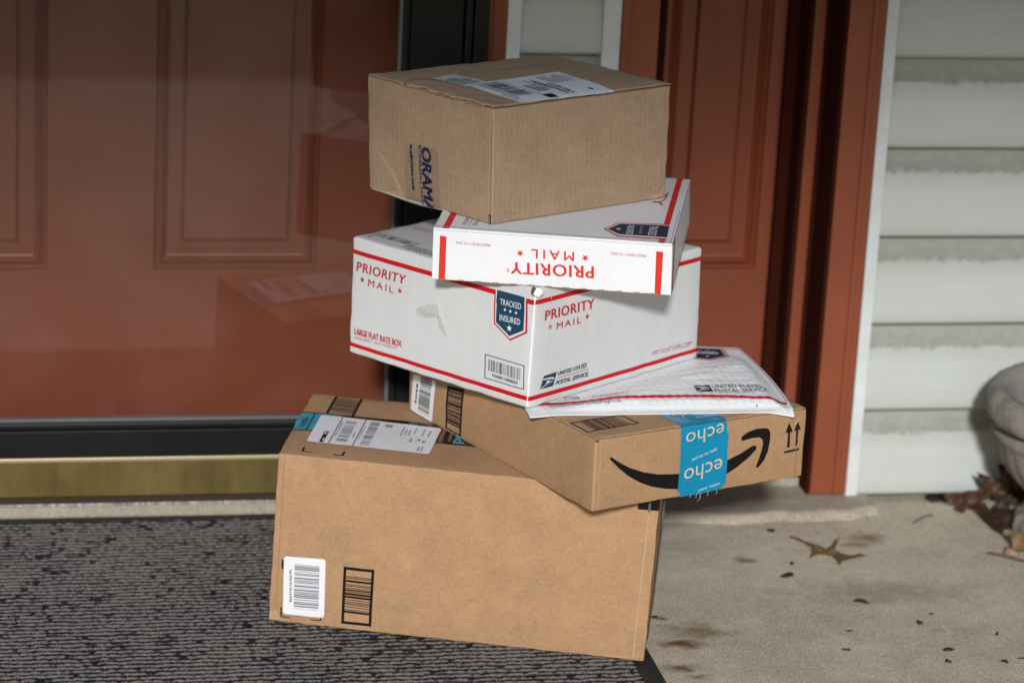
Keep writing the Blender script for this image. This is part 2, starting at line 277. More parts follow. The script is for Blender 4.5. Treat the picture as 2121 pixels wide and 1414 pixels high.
DQ = {
 ('E', 'left', 'tape'): [(0.3147, -0.0072), (0.603, -0.0035), (0.5904, 0.5493), (0.3132, 0.4977)],
 ('E', 'left', 'web'): [(0.3688, 0.508), (0.3805, 0.1112), (0.3936, 0.1154), (0.3861, 0.5133)],
 ('E', 'left', 'photog'): [(0.4394, 0.5251), (0.4471, -0.0093), (0.4616, -0.0046), (0.4567, 0.5304)],
 ('E', 'left', 'orama'): [(0.4652, 0.5065), (0.4703, -0.0334), (0.5399, -0.0106), (0.534, 0.5278)],
 ('E', 'top', 'label'): [(0.1475, 0.0069), (0.168, 0.4667), (0.6991, 0.494), (0.6638, -0.0003)],
 ('E', 'top', 'label2'): [(0.1426, 0.418), (0.1288, 0.6907), (0.2765, 0.7081), (0.2803, 0.421)],
 ('E', 'top', 'seam'): [(0.0015, 0.7493), (0.9586, 0.7044)],
 ('D', 'front', 'barL'): [(0.0286, 0.0157), (0.0562, 0.016), (0.0576, 0.8412), (0.0303, 0.8531)],
 ('D', 'front', 'barR'): [(0.9313, 0.0043), (0.957, 0.0022), (0.9625, 0.8335), (0.9335, 0.8373)],
 ('D', 'front', 'priority'): [(0.6747, 0.4637), (0.3301, 0.4402), (0.3314, 0.2272), (0.6761, 0.2405)],
 ('D', 'front', 'reg'): [(0.3256, 0.319), (0.3095, 0.3158), (0.31, 0.2345), (0.3261, 0.2349)],
 ('D', 'front', 'mail'): [(0.5915, 0.7156), (0.414, 0.7171), (0.4151, 0.5457), (0.5925, 0.5441)],
 ('D', 'front', 'star1'): [(0.639, 0.6168)],
 ('D', 'front', 'star2'): [(0.3676, 0.6231)],
 ('D', 'front', 'press1'): [(0.2442, 0.7557), (0.0956, 0.76), (0.0958, 0.7153), (0.2445, 0.711)],
 ('D', 'front', 'press2'): [(0.8926, 0.7628), (0.741, 0.763), (0.7413, 0.7128), (0.8929, 0.7078)],
 ('D', 'top', 'barL'): [(0.0392, -0.0069), (0.0668, -0.008), (0.0657, 0.1835), (0.0375, 0.2036)],
 ('D', 'top', 'barR'): [(0.9409, -0.0043), (0.9668, -0.0037), (0.9658, 0.9874), (0.9403, 0.9867)],
 ('D', 'top', 'navy'): [(0.7159, 0.1364), (0.7597, 0.2234), (0.9669, 0.2464), (0.9715, 0.0732), (0.7709, 0.0718)],
 ('D', 'top', 'outl'): [(0.6993, 0.1381), (0.7509, 0.2443), (0.9655, 0.2713), (0.9722, 0.0454), (0.7664, 0.0455)],
 ('D', 'top', 'tracked'): [(0.8866, 0.2164), (0.8892, 0.0788), (0.9239, 0.0822), (0.9216, 0.2227)],
 ('D', 'top', 'insured'): [(0.7954, 0.2053), (0.7981, 0.0754), (0.826, 0.0772), (0.8234, 0.2092)],
 ('D', 'top', 'stars'): [(0.8542, 0.1901), (0.8547, 0.151), (0.8552, 0.1122)],
 ('D', 'top', 'star'): [(0.7609, 0.1429)],
 ('D', 'top', 'us1'): [(0.115, 0.4144), (0.112, 0.0623), (0.1301, 0.0631), (0.1337, 0.4152)],
 ('D', 'top', 'us2'): [(0.1604, 0.418), (0.1542, 0.0653), (0.1724, 0.0661), (0.1771, 0.4184)],
 ('D', 'top', 'usl'): [(0.1423, 0.4136), (0.1405, 0.062), (0.1434, 0.0627), (0.1453, 0.4143)],
 ('D', 'top', 'ty'): [(0.8754, 0.7549), (0.8626, 0.537), (0.9125, 0.5417), (0.9241, 0.7591)],
 ('C', 'left', 's1'): [(0.0006, 0.8534), (0.7951, 0.8623), (0.7957, 0.9009), (-0.0003, 0.8896)],
 ('C', 'left', 's1b'): [(0.9579, 0.8619), (0.9929, 0.8612), (0.9922, 0.9014), (0.9578, 0.9027)],
 ('C', 'left', 's2'): [(0.0014, 0.0668), (1.0068, 0.0709), (1.0081, 0.1086), (0.0006, 0.0987)],
 ('C', 'front', 's1'): [(-0.0061, 0.8668), (0.9962, 0.8846), (0.9999, 0.9258), (-0.0072, 0.9076)],
 ('C', 'front', 's2'): [(0.0116, 0.0623), (1.0004, 0.0663), (0.9994, 0.1011), (0.0124, 0.0991)],
 ('C', 'left', 'priority'): [(0.0337, 0.7211), (0.3064, 0.7284), (0.3122, 0.8003), (0.0365, 0.7969)],
 ('C', 'left', 'mail'): [(0.1024, 0.6228), (0.2465, 0.6262), (0.2461, 0.6768), (0.1041, 0.6808)],
 ('C', 'left', 'st1'): [(0.0665, 0.6584)],
 ('C', 'left', 'st2'): [(0.2832, 0.6623)],
 ('C', 'left', 'lfrb'): [(0.0364, 0.1788), (0.306, 0.1951), (0.3058, 0.2445), (0.0362, 0.2288)],
 ('C', 'left', 'one'): [(0.0374, 0.1388), (0.2839, 0.1599), (0.2831, 0.1843), (0.0368, 0.1636)],
 ('C', 'left', 'navy'): [(0.8024, 0.9048), (0.9443, 0.9061), (0.9516, 0.6362), (0.8834, 0.5589), (0.8088, 0.6421)],
 ('C', 'left', 'outl'): [(0.7943, 0.8991), (0.9508, 0.9004), (0.9611, 0.6282), (0.8852, 0.5365), (0.8041, 0.6311)],
 ('C', 'left', 'outr'): [(0.7881, 0.8643), (0.9587, 0.898), (0.9702, 0.6229), (0.8864, 0.521), (0.7975, 0.6224)],
 ('C', 'left', 'tracked'): [(0.8239, 0.7938), (0.9306, 0.7992), (0.9294, 0.8468), (0.8218, 0.8408)],
 ('C', 'left', 'insured'): [(0.8282, 0.6656), (0.9322, 0.6726), (0.9313, 0.7182), (0.8262, 0.7127)],
 ('C', 'left', 'stars'): [(0.8498, 0.7612), (0.8774, 0.7603), (0.9061, 0.7604)],
 ('C', 'left', 'star'): [(0.8805, 0.6225)],
 ('C', 'left', 'bframe'): [(0.7648, 0.1496), (0.9732, 0.1523), (0.9686, 0.3525), (0.7605, 0.3524)],
 ('C', 'left', 'bars'): [(0.7835, 0.2225), (0.9515, 0.2211), (0.9488, 0.3169), (0.7816, 0.3167)],
 ('C', 'left', 'btext'): [(0.8061, 0.1827), (0.941, 0.1821), (0.9409, 0.2063), (0.8062, 0.2042)],
 ('C', 'left', 'tapecr'): [(0.4699, 0.6309), (0.5494, 0.6266), (0.5745, 0.3129), (0.4434, 0.2509)],
 ('C', 'left', 'tapecr2'): [(0.3882, 0.5545), (0.4093, 0.5965), (0.4497, 0.6315), (0.5001, 0.6496), (0.5279, 0.5499), (0.5678, 0.4021), (0.5202, 0.4485), (0.5038, 0.5486), (0.4286, 0.5042), (0.3931, 0.5075)],
 ('C', 'front', 'priority'): [(0.0591, 0.7178), (0.3335, 0.7195), (0.3319, 0.799), (0.0577, 0.7951)],
 ('C', 'front', 'mail'): [(0.1261, 0.6222), (0.2618, 0.6226), (0.2628, 0.6731), (0.1255, 0.6728)],
 ('C', 'front', 'st1'): [(0.0887, 0.6534)],
 ('C', 'front', 'st2'): [(0.2985, 0.6613)],
 ('C', 'front', 'eagle'): [(0.0596, 0.1413), (0.1334, 0.141), (0.1471, 0.2549), (0.0738, 0.249)],
 ('C', 'front', 'us1'): [(0.1526, 0.22), (0.3167, 0.2201), (0.3185, 0.2557), (0.1544, 0.2498)],
 ('C', 'front', 'us2'): [(0.1442, 0.1432), (0.3316, 0.1403), (0.3321, 0.1754), (0.1495, 0.1752)],
 ('C', 'front', 'usl'): [(0.1532, 0.1952), (0.33, 0.197), (0.3298, 0.202), (0.1529, 0.2002)],
 ('C', 'front', 'visit'): [(0.7042, 0.1578), (0.958, 0.1369), (0.9566, 0.1847), (0.7029, 0.1939)],
 ('C', 'top', 'frame'): [(0.0337, 0.7462), (0.1266, 0.7446), (0.1247, 0.9631), (0.0363, 0.9573)],
 ('C', 'top', 'bars'): [(0.0728, 0.762), (0.1177, 0.7744), (0.1171, 0.9457), (0.0697, 0.9314)],
 ('C', 'top', 'gtext'): [(0.018, 0.7199), (0.0314, 0.5603), (0.0882, 0.5621), (0.0792, 0.7475)],
 ('C', 'top', 'rtext'): [(0.2689, 0.9273), (0.268, 0.8014), (0.3149, 0.833), (0.3177, 0.9583)],
 ('B', 'front', 'smile'): [(0.0703, 0.7187), (0.0733, 0.7314), (0.08, 0.7282), (0.1144, 0.6432), (0.1623, 0.5471), (0.2306, 0.4484), (0.2985, 0.388), (0.3664, 0.3561), (0.4037, 0.3457), (0.5021, 0.3441), (0.5695, 0.3835), (0.6266, 0.4348), (0.6904, 0.5024), (0.7357, 0.5754), (0.7493, 0.5857), (0.7602, 0.5635), (0.7619, 0.5246), (0.7238, 0.4121), (0.6746, 0.3057), (0.6314, 0.2369), (0.5542, 0.1566), (0.4731, 0.119), (0.3949, 0.1243), (0.3368, 0.1585), (0.2683, 0.2288), (0.2133, 0.3141), (0.1579, 0.4335), (0.116, 0.5555), (0.088, 0.6499), (0.0754, 0.6901)],
 ('B', 'front', 'head'): [(0.6832, 0.7099), (0.6879, 0.7455), (0.7176, 0.7988), (0.7585, 0.8219), (0.8003, 0.8152), (0.8162, 0.7909), (0.8238, 0.7407), (0.825, 0.6171), (0.8197, 0.4709), (0.8054, 0.3503), (0.7835, 0.2549), (0.7755, 0.2398), (0.7682, 0.252), (0.7688, 0.2836), (0.7799, 0.3949), (0.7888, 0.5073), (0.7919, 0.6012), (0.7869, 0.6607), (0.7722, 0.6931), (0.7339, 0.6985), (0.7066, 0.6841), (0.6916, 0.6765)],
 ('B', 'front', 'ar1'): [(0.9129, 0.4722), (0.9257, 0.4703), (0.9223, 0.6944), (0.9363, 0.6963), (0.914, 0.8411), (0.8998, 0.6965), (0.9125, 0.6947)],
 ('B', 'front', 'ar2'): [(0.9551, 0.4774), (0.9671, 0.478), (0.9634, 0.7092), (0.9761, 0.7075), (0.9575, 0.8423), (0.9423, 0.7084), (0.9536, 0.7074)],
 ('B', 'front', 'bar'): [(0.9011, 0.3924), (0.9771, 0.3999), (0.9762, 0.4305), (0.9002, 0.4228)],
 ('B', 'front', 'tape'): [(0.3953, 0.0763), (0.6236, 0.0722), (0.6115, 0.9793), (0.3942, 1.0052)],
 ('B', 'front', 'tape2'): [(0.4073, 0.018), (0.612, 0.036), (0.6206, 0.8292), (0.4028, 0.8576)],
 ('B', 'front', 'echo1'): [(0.5945, 1.0078), (0.4147, 0.9302), (0.4158, 0.7239), (0.5961, 0.7926)],
 ('B', 'front', 'echo2'): [(0.5944, 0.4905), (0.416, 0.4016), (0.4174, 0.179), (0.5962, 0.2694)],
 ('B', 'front', 'alexa1'): [(0.5668, 0.6438), (0.4481, 0.5411), (0.4481, 0.5121), (0.5663, 0.6086)],
 ('B', 'front', 'alexa2'): [(0.5927, 0.124), (0.4913, 0.0678), (0.4912, 0.0385), (0.5914, 0.091)],
 ('B', 'top', 'bc'): [(0.0145, 0.0554), (0.2635, 0.0643), (0.2554, 0.1437), (0.0129, 0.1457)],
 ('B', 'top', 'tape'): [(0.3928, -0.0016), (0.5984, -0.0127), (0.6059, 0.1217), (0.3894, 0.1877)],
 ('B', 'top', 'echo'): [(0.5369, 0.1), (0.4475, 0.1131), (0.4059, 0.0625), (0.5104, 0.0377)],
 ('B', 'top', 'frame2'): [(0.9213, 0.0551), (0.9863, 0.0758), (0.9834, 0.1156)],
 ('B', 'left', 'label'): [(0.017, 0.0293), (0.1446, 0.0177), (0.1608, 0.655), (0.0287, 0.5845)],
 ('B', 'left', 'bc'): [(0.2187, 0.0373), (0.3082, 0.0394), (0.3161, 0.7495), (0.2227, 0.6799)],
 ('A', 'front', 'label'): [(0.039, 0.0546), (0.1502, 0.0554), (0.1444, 0.4091), (0.033, 0.4006)],
 ('A', 'front', 'bars'): [(0.0672, 0.0942), (0.1338, 0.0981), (0.1294, 0.3659), (0.0627, 0.3636)],
 ('A', 'front', 'text'): [(0.0482, 0.3263), (0.0524, 0.1306), (0.0611, 0.1317), (0.057, 0.3275)],
 ('A', 'front', 'bc'): [(0.1962, 0.0339), (0.2768, 0.0319), (0.2754, 0.3774), (0.1933, 0.3776)],
 ('A', 'front', 'm1'): [(0.0328, 0.0926), (0.0344, 0.0352), (0.0587, 0.0366)],
 ('A', 'front', 'm2'): [(0.1139, 0.0374), (0.1406, 0.0362), (0.1404, 0.0566)],
 ('A', 'front', 'm3'): [(0.0296, 0.3782), (0.0306, 0.3221)],
 ('A', 'front', 'tape'): [(0.9452, 0.8896), (0.9912, 0.891)],
 ('A', 'top', 'tape'): [(-0.0022, 0.3904), (0.5213, 0.3397), (0.387, 0.6225), (-0.0004, 0.6777)],
 ('A', 'top', 'teal'): [(0.1033, 0.654)],
 ('A', 'top', 'label'): [(0.0559, 0.2045), (0.3839, 0.1919), (0.3878, 0.6055), (0.0566, 0.6392)],
 ('A', 'top', 'bc'): [(0.0645, 0.6855), (0.1427, 0.6593), (0.1436, 0.9773), (0.0651, 0.9844)],
 ('A', 'top', 'm1'): [(0.0583, 0.1234), (0.0581, 0.063), (0.0844, 0.0616)],
 ('A', 'top', 'm2'): [(0.1393, 0.0645), (0.1655, 0.0631), (0.1661, 0.1148)],
 ('A', 'top', 'prime'): [(0.4822, 0.3576), (0.5044, 0.6523), (0.466, 0.6768), (0.4485, 0.3604)],
}

# ------------------------------------------------------------------ parcels: warped boxes with prints that follow their faces
FACE = {'front': (lambda u, v: (u, 0, v), (0, -1, 0)), 'left': (lambda u, v: (0, 1 - u, v), (-1, 0, 0)), 'top': (lambda u, v: (u, v, 1), (0, 0, 1)),
        'right': (lambda u, v: (1, u, v), (1, 0, 0)), 'back': (lambda u, v: (1 - u, 1, v), (0, 1, 0)), 'bottom': (lambda u, v: (u, 1 - v, 0), (0, 0, -1))}
class Parcel:
    def __init__(s, key, r=0.0016, bulge=0.0012, wob=0.0007, seed=0, topoff=0.0, crush=0.0006):
        s.k = key; s.c = {a: Vector(b) for a, b in COR[key].items()}; s.r = r; s.bulge = bulge; s.wob = wob; s.seed = seed; s.topoff = topoff; s.crush = crush
        c = s.c
        s.d = Vector(((c[1, 0, 0] - c[0, 0, 0]).length, (c[0, 1, 0] - c[0, 0, 0]).length, (c[0, 0, 1] - c[0, 0, 0]).length))
    def tri(s, x, y, z):
        c = s.c
        return ((c[0, 0, 0] * (1 - x) + c[1, 0, 0] * x) * (1 - y) + (c[0, 1, 0] * (1 - x) + c[1, 1, 0] * x) * y) * (1 - z) + ((c[0, 0, 1] * (1 - x) + c[1, 0, 1] * x) * (1 - y) + (c[0, 1, 1] * (1 - x) + c[1, 1, 1] * x) * y) * z
    def surf(s, face, u, v, off=0.0):
        f, nrm = FACE[face]; u = min(1, max(0, u)); v = min(1, max(0, v))
        p = Vector(f(u, v)); mt = Vector((p.x * s.d.x, p.y * s.d.y, p.z * s.d.z)); r = s.r
        inner = Vector([min(max(mt[i], r), s.d[i] - r) for i in range(3)]); dv = mt - inner
        n = dv.normalized()
        fw, fh = s.fdim(face)
        win = sstep(min(u * fw, (1 - u) * fw, v * fh, (1 - v) * fh), 0.0, 0.03)
        if face == 'bottom': b = 0.0
        else:
            b = s.bulge * 16 * u * (1 - u) * v * (1 - v) + s.wob * win * (nz(u * fw * 14 + s.seed, v * fh * 14, hash(face) % 7 if False else len(face)) + 0.5 * nz(u * fw * 40 + s.seed, v * fh * 40, len(face)))
            if face == 'top' and s.topoff == 0: b *= 0.3
        # crushed edges: same value for every face that shares the point
        e = s.crush * (nz(mt.x * 45 + s.seed, mt.y * 45, mt.z * 45) - 0.35) * (1 - win)
        q = inner + n * (r + off + e) + Vector(nrm) * b
        return s.tri(q.x / s.d.x, q.y / s.d.y, q.z / s.d.z)
    def fdim(s, face):
        d = s.d
        return {'front': (d.x, d.z), 'back': (d.x, d.z), 'left': (d.y, d.z), 'right': (d.y, d.z), 'top': (d.x, d.y), 'bottom': (d.x, d.y)}[face]
    def body(s, bm):
        uvl = bm.loops.layers.uv.verify(); cache = {}
        def cuts(L):
            r = s.r; n = max(4, int(L / 0.012)); base = [0, r * 0.3, r * 0.65, r]
            mid = [r + (L - 2 * r) * i / n for i in range(1, n)]
            return [q / L for q in base + mid + [L - q for q in reversed(base)]]
        for fi, face in enumerate(FACE):
            fw, fh = s.fdim(face); U = cuts(fw); V = cuts(fh); f = FACE[face][0]
            g = []
            for v in V:
                row = []
                for u in U:
                    key = tuple(round(t, 5) for t in f(u, v))
                    if key not in cache: cache[key] = bm.verts.new(s.surf(face, u, v))
                    row.append(cache[key])
                g.append(row)
            for j in range(len(V) - 1):
                for i in range(len(U) - 1):
                    vs4 = [g[j][i], g[j][i + 1], g[j + 1][i + 1], g[j + 1][i]]
                    try: fc = bm.faces.new(vs4)
                    except ValueError: continue
                    fc.smooth = True
                    for lp, (uu, vv) in zip(fc.loops, ((U[i], V[j]), (U[i + 1], V[j]), (U[i + 1], V[j + 1]), (U[i], V[j + 1]))):
                        lp[uvl].uv = (uu * fw + fi * 3.1, vv * fh + fi * 1.7)
class Art:
    """prints drawn in the (s,t) frame of a quad given in face coordinates, then laid on the surface"""
    def __init__(s, P, face, base=0.0005): s.P = P; s.f = face; s.base = base; s.mats = []; s.bm = bmesh.new(); s.layer = 0
    def mi(s, M):
        if M not in s.mats: s.mats.append(M)
        return s.mats.index(M)
    def frame(s, q): s.q = q; return s
    def st(s, a, b):
        q = s.q; return tuple(q[0][i] * (1 - a) * (1 - b) + q[1][i] * a * (1 - b) + q[2][i] * a * b + q[3][i] * (1 - a) * b for i in (0, 1))
    def emit(s, pts, tris, M, lift=0.0, res=0.006, raw=False):
        """pts in st (or uv if raw)"""
        tb = bmesh.new(); fw, fh = s.P.fdim(s.f); vv = []
        for p in pts:
            u, v = p if raw else s.st(*p); vv.append(tb.verts.new((u * fw, v * fh, 0)))
        for t in tris:
            pa, pb, pc = (vv[i].co for i in t)
            if (pb - pa).cross(pc - pa).length < 2e-10: continue
            try: tb.faces.new([vv[i] for i in t])
            except ValueError: pass
        for it in range(7):
            es = [e for e in tb.edges if e.calc_length() > res]
            if not es: break
            bmesh.ops.subdivide_edges(tb, edges=es, cuts=1); bmesh.ops.triangulate(tb, faces=[f for f in tb.faces if len(f.verts) > 3])
            if len(tb.faces) > 30000: break
        off = s.base + lift; mp = {}
        for v in tb.verts: mp[v] = s.bm.verts.new(s.P.surf(s.f, v.co.x / fw, v.co.y / fh, off))
        k = s.mi(M)
        for f in tb.faces:
            try: nf = s.bm.faces.new([mp[v] for v in f.verts]); nf.material_index = k
            except ValueError: pass
        tb.free()
    def poly(s, pts, M, lift=0.0, raw=False, res=0.006):
        tris = tessellate_polygon([[Vector((p[0], p[1], 0)) for p in pts]])
        s.emit(pts, tris, M, lift, res, raw); return s
    def rect(s, a0, b0, a1, b1, M, lift=0.0):
        return s.poly([(a0, b0), (a1, b0), (a1, b1), (a0, b1)], M, lift)
    def quad(s, q, M, lift=0.0): return s.poly(list(q), M, lift, raw=True)
    def rrect(s, M, rad_m=0.003, lift=0.0):
        fw, fh = s.P.fdim(s.f); q = s.q
        w_ = math.hypot((q[1][0] - q[0][0]) * fw, (q[1][1] - q[0][1]) * fh); h_ = math.hypot((q[3][0] - q[0][0]) * fw, (q[3][1] - q[0][1]) * fh)
        a, b = rad_m / w_, rad_m / h_; pts = []
        for cx, cy, a0 in ((a, b, 180), (1 - a, b, 270), (1 - a, 1 - b, 0), (a, 1 - b, 90)):
            for i in range(6):
                t = R(a0 + 90 * i / 5); pts.append((cx + a * math.cos(t), cy + b * math.sin(t)))
        return s.poly(pts, M, lift)
    def text(s, txt, M, a0=0, b0=0, a1=1, b1=1, bold=0.0, shear=0.0, lift=0.0, space=1.0):
        cu = bpy.data.curves.new('t', 'FONT'); cu.body = txt; cu.size = 1.0; cu.offset = min(bold, 0.0); cu.resolution_u = 3; cu.space_character = space; cu.shear = shear
        ob = bpy.data.objects.new('t', cu); me = ob.to_mesh()
        pts = [(v.co.x, v.co.y) for v in me.vertices]; tris = [tuple(p.vertices) for p in me.polygons]
        ob.to_mesh_clear(); bpy.data.objects.remove(ob); bpy.data.curves.remove(cu)
        if not pts: return s
        x0 = min(p[0] for p in pts); x1 = max(p[0] for p in pts); cap = 0.73
        y1 = max(p[1] for p in pts)
        cap = y1 - bold if any(ch in txt for ch in 'bdfhklt') or txt.upper() == txt else y1
        P2 = [(a0 + (a1 - a0) * (x - x0) / (x1 - x0), b0 + (b1 - b0) * y / cap) for x, y in pts]
        ns = int(bold / 0.010 + 0.5) if bold > 0.012 else 0
        s.emit(P2, tris, M, lift, res=0.02)
        for i in range(1, ns + 1):                       # heavier strokes: further strikes a hair's breadth apart
            dx = (a1 - a0) * 0.012 * i / (x1 - x0); dy = (b1 - b0) * 0.010 * (i % 2) / cap
            for sg in (-1, 1): s.emit([(p[0] + sg * dx, p[1] + sg * dy) for p in P2], tris, M, lift + 0.00008 * (2 * i + (sg > 0)), res=0.02)
        return s
    def star(s, uv, r, M, rot=0.0, lift=0.0):
        fw, fh = s.P.fdim(s.f); pts = []
        for i in range(10):
            rr = r if i % 2 == 0 else r * 0.42; t = R(90 + 36 * i + rot); pts.append((uv[0] + rr * math.cos(t) / fw, uv[1] + rr * math.sin(t) / fh))
        return s.poly(pts, M, lift, raw=True)
    def bars(s, a0, b0, a1, b1, M, seed, n=26, along='s', lift=0.0, M2=None):
        rg = random.Random(seed); ws = [rg.choice((1, 1, 1, 2, 3)) for _ in range(2 * n)]; T = sum(ws[:-1]); x = 0
        for i, w_ in enumerate(ws[:-1]):
            if i % 2 == 0:
                p, q = x / T, (x + w_) / T; mm = M2 if (M2 and w_ == 1) else M
                if along == 's': s.rect(a0 + (a1 - a0) * p, b0, a0 + (a1 - a0) * q, b1, mm, lift)
                else: s.rect(a0, b0 + (b1 - b0) * p, a1, b0 + (b1 - b0) * q, mm, lift)
            x += w_
        return s
    def outline(s, a, b, M, lift=0.0):
        """frame with border widths a (in s) and b (in t)"""
        s.rect(0, 0, 1, b, M, lift); s.rect(0, 1 - b, 1, 1, M, lift); s.rect(0, b, a, 1 - b, M, lift); s.rect(1 - a, b, 1, 1 - b, M, lift); return s
    def scrib(s, a0, b0, a1, b1, rows, M, seed, along='s', fill=0.5, lift=0.0):
        """unreadable fine print: rows of short dashes"""
        rg = random.Random(seed)
        for r_ in range(rows):
            x = 0.0; ln = rg.uniform(0.55, 1.0)
            while x < ln:
                w_ = rg.uniform(0.03, 0.12)
                y0 = (r_ + 0.5 - fill / 2) / rows; y1 = (r_ + 0.5 + fill / 2) / rows; xe = min(x + w_, ln)
                if along == 's': s.rect(a0 + (a1 - a0) * x, b0 + (b1 - b0) * y0, a0 + (a1 - a0) * xe, b0 + (b1 - b0) * y1, M, lift)
                else: s.rect(a0 + (a1 - a0) * y0, b0 + (b1 - b0) * x, a0 + (a1 - a0) * y1, b0 + (b1 - b0) * xe, M, lift)
                x += w_ + rg.uniform(0.015, 0.04)
        return s
def eagle(A, M, W, lift=0.0):
    A.poly([(0, 0), (1, 0), (1, 1), (0, 1)], M, lift)
    A.poly([(0.0, 0.80), (0.55, 0.76), (0.86, 0.66), (0.93, 0.56), (0.86, 0.50), (0.70, 0.58), (0.30, 0.66), (0.02, 0.69)], W, lift + 0.0003)
    A.poly([(0.34, 0.56), (0.66, 0.50), (0.60, 0.40), (0.02, 0.02), (0.07, 0.02), (0.80, 0.44), (0.86, 0.36), (0.62, 0.30), (0.34, 0.17), (0.12, 0.02), (0.0, 0.0), (0.0, 0.05), (0.36, 0.34)], W, lift + 0.0003)
def wear(A, edge, n, seed, M=None, wid=0.0012):
    """scuffed, paler paper along an edge of the face (edge = 'v0','v1','u0','u1')"""
    M = M or CREASE; fw, fh = A.P.fdim(A.f); rg = random.Random(seed)
    for i in range(n):
        ln = rg.choice((0.002, 0.004, 0.009, 0.016)) * rg.uniform(0.6, 1.3); L_ = fw if edge[0] == 'v' else fh; p0 = rg.uniform(0.01, 0.97) * L_; w_ = wid * rg.uniform(0.35, 1.1)
        up = [(p0 + ln * t, w_ * (0.35 + 0.65 * abs(nz(seed + i * 3.1, t * 4)) * 2) * math.sin(math.pi * min(1, max(0.04, t)))) for t in (0.05, 0.3, 0.5, 0.7, 0.95)]
        pts = [(p0, 0.0), (p0 + ln, 0.0)] + up[::-1]
        def cv(a, b):
            a, b = a / (fw if edge[0] == 'v' else fh), b / (fh if edge[0] == 'v' else fw)
            if edge == 'v0': return (a, b)
            if edge == 'v1': return (a, 1 - b)
            return (b, a) if edge == 'u0' else (1 - b, a)
        A.poly([cv(*p) for p in pts], M, -0.0001, raw=True)
def finish(A, name, parent, extra=None): return link(name, A.bm, A.mats, parent)
def join_body(P, kraft, name, parent, arts):
    bm = bmesh.new(); P.body(bm); mats = [kraft]
    for A in arts:
        me = bpy.data.meshes.new('tmp'); A.bm.to_mesh(me); A.bm.free()
        idx = []
        for q in A.mats:
            if q not in mats: mats.append(q)
            idx.append(mats.index(q))
        n0 = len(bm.faces); bm.from_mesh(me); bm.faces.ensure_lookup_table()
        for f in bm.faces[n0:]: f.material_index = idx[f.material_index]
        bpy.data.meshes.remove(me)
    return link(name, bm, mats, parent)
def slab(P, name, mats, parent, u0, u1, v0, v1, h0=0.0006, h1=0.0026, jag=(0, 0, 0, 0), seed=0):
    """flap sheet of corrugated board lying on the top face; jag = roughness of the edges at u0, u1, v0, v1 in metres"""
    fw, fh = P.fdim('top'); nu = max(2, int((u1 - u0) * fw / 0.003)); nv = max(2, int((v1 - v0) * fh / 0.003)); bm = bmesh.new(); uvl = bm.loops.layers.uv.verify()
    def rag(t, a): 
        if a == 0: return 0
        q = nz(t * 55 + seed, 3.1) + 0.6 * nz(t * 160 + seed, 9.2)
        return a * max(-0.6, min(1.0, q * 1.5))
    def pos(i, j, h):
        fu, fv = i / nu, j / nv; um = (u0 + (u1 - u0) * fu) * fw; vm = (v0 + (v1 - v0) * fv) * fh
        if i == 0: um -= rag(vm, jag[0])
        if i == nu: um += rag(vm, jag[1])
        if j == 0: vm -= rag(um, jag[2])
        if j == nv: vm += rag(um, jag[3])
        edge = (i == 0 and jag[0]) or (j == 0 and jag[2])
        hh = h
        if edge and h > h0: hh = h - 0.0006 + 0.0012 * nz(um * 90, vm * 90, seed)
        p = P.surf('top', max(0, min(1, um / fw)), max(0, min(1, vm / fh)), hh)
        # overhang past the body edge
        du = min(0, um) + max(0, um - fw); dv_ = min(0, vm) + max(0, vm - fh)
        p += (P.c[1, 0, 1] - P.c[0, 0, 1]).normalized() * du + (P.c[0, 1, 1] - P.c[0, 0, 1]).normalized() * dv_
        return p, (um, vm)
    top = [[None] * (nu + 1) for _ in range(nv + 1)]; bot = [[None] * (nu + 1) for _ in range(nv + 1)]; uvs = {}
    for j in range(nv + 1):
        for i in range(nu + 1):
            p, uvm = pos(i, j, h1); top[j][i] = bm.verts.new(p); uvs[top[j][i]] = uvm
            if i in (0, nu) or j in (0, nv):
                p, uvm = pos(i, j, h0); bot[j][i] = bm.verts.new(p); uvs[bot[j][i]] = uvm
    def add(a, mi=0):
        try: f = bm.faces.new(a)
        except ValueError: return
        f.material_index = mi; f.smooth = mi == 0
        for lp in f.loops: lp[uvl].uv = uvs[lp.vert]
    for j in range(nv):
        for i in range(nu): add([top[j][i], top[j][i + 1], top[j + 1][i + 1], top[j + 1][i]])
    for i in range(nu): add([bot[0][i], bot[0][i + 1], top[0][i + 1], top[0][i]], 1); add([bot[nv][i + 1], bot[nv][i], top[nv][i], top[nv][i + 1]], 1)
    for j in range(nv): add([bot[j + 1][0], bot[j][0], top[j][0], top[j + 1][0]], 1); add([bot[j][nu], bot[j + 1][nu], top[j + 1][nu], top[j][nu]], 1)
    return link(name, bm, mats, parent)
Q = lambda n, f, nm: DQ[(n, f, nm)]
def base_of(n):
    c = COR[n]; return tuple(sum(c[i, j, 0][a] for i in (0, 1) for j in (0, 1)) / 4 for a in range(3))

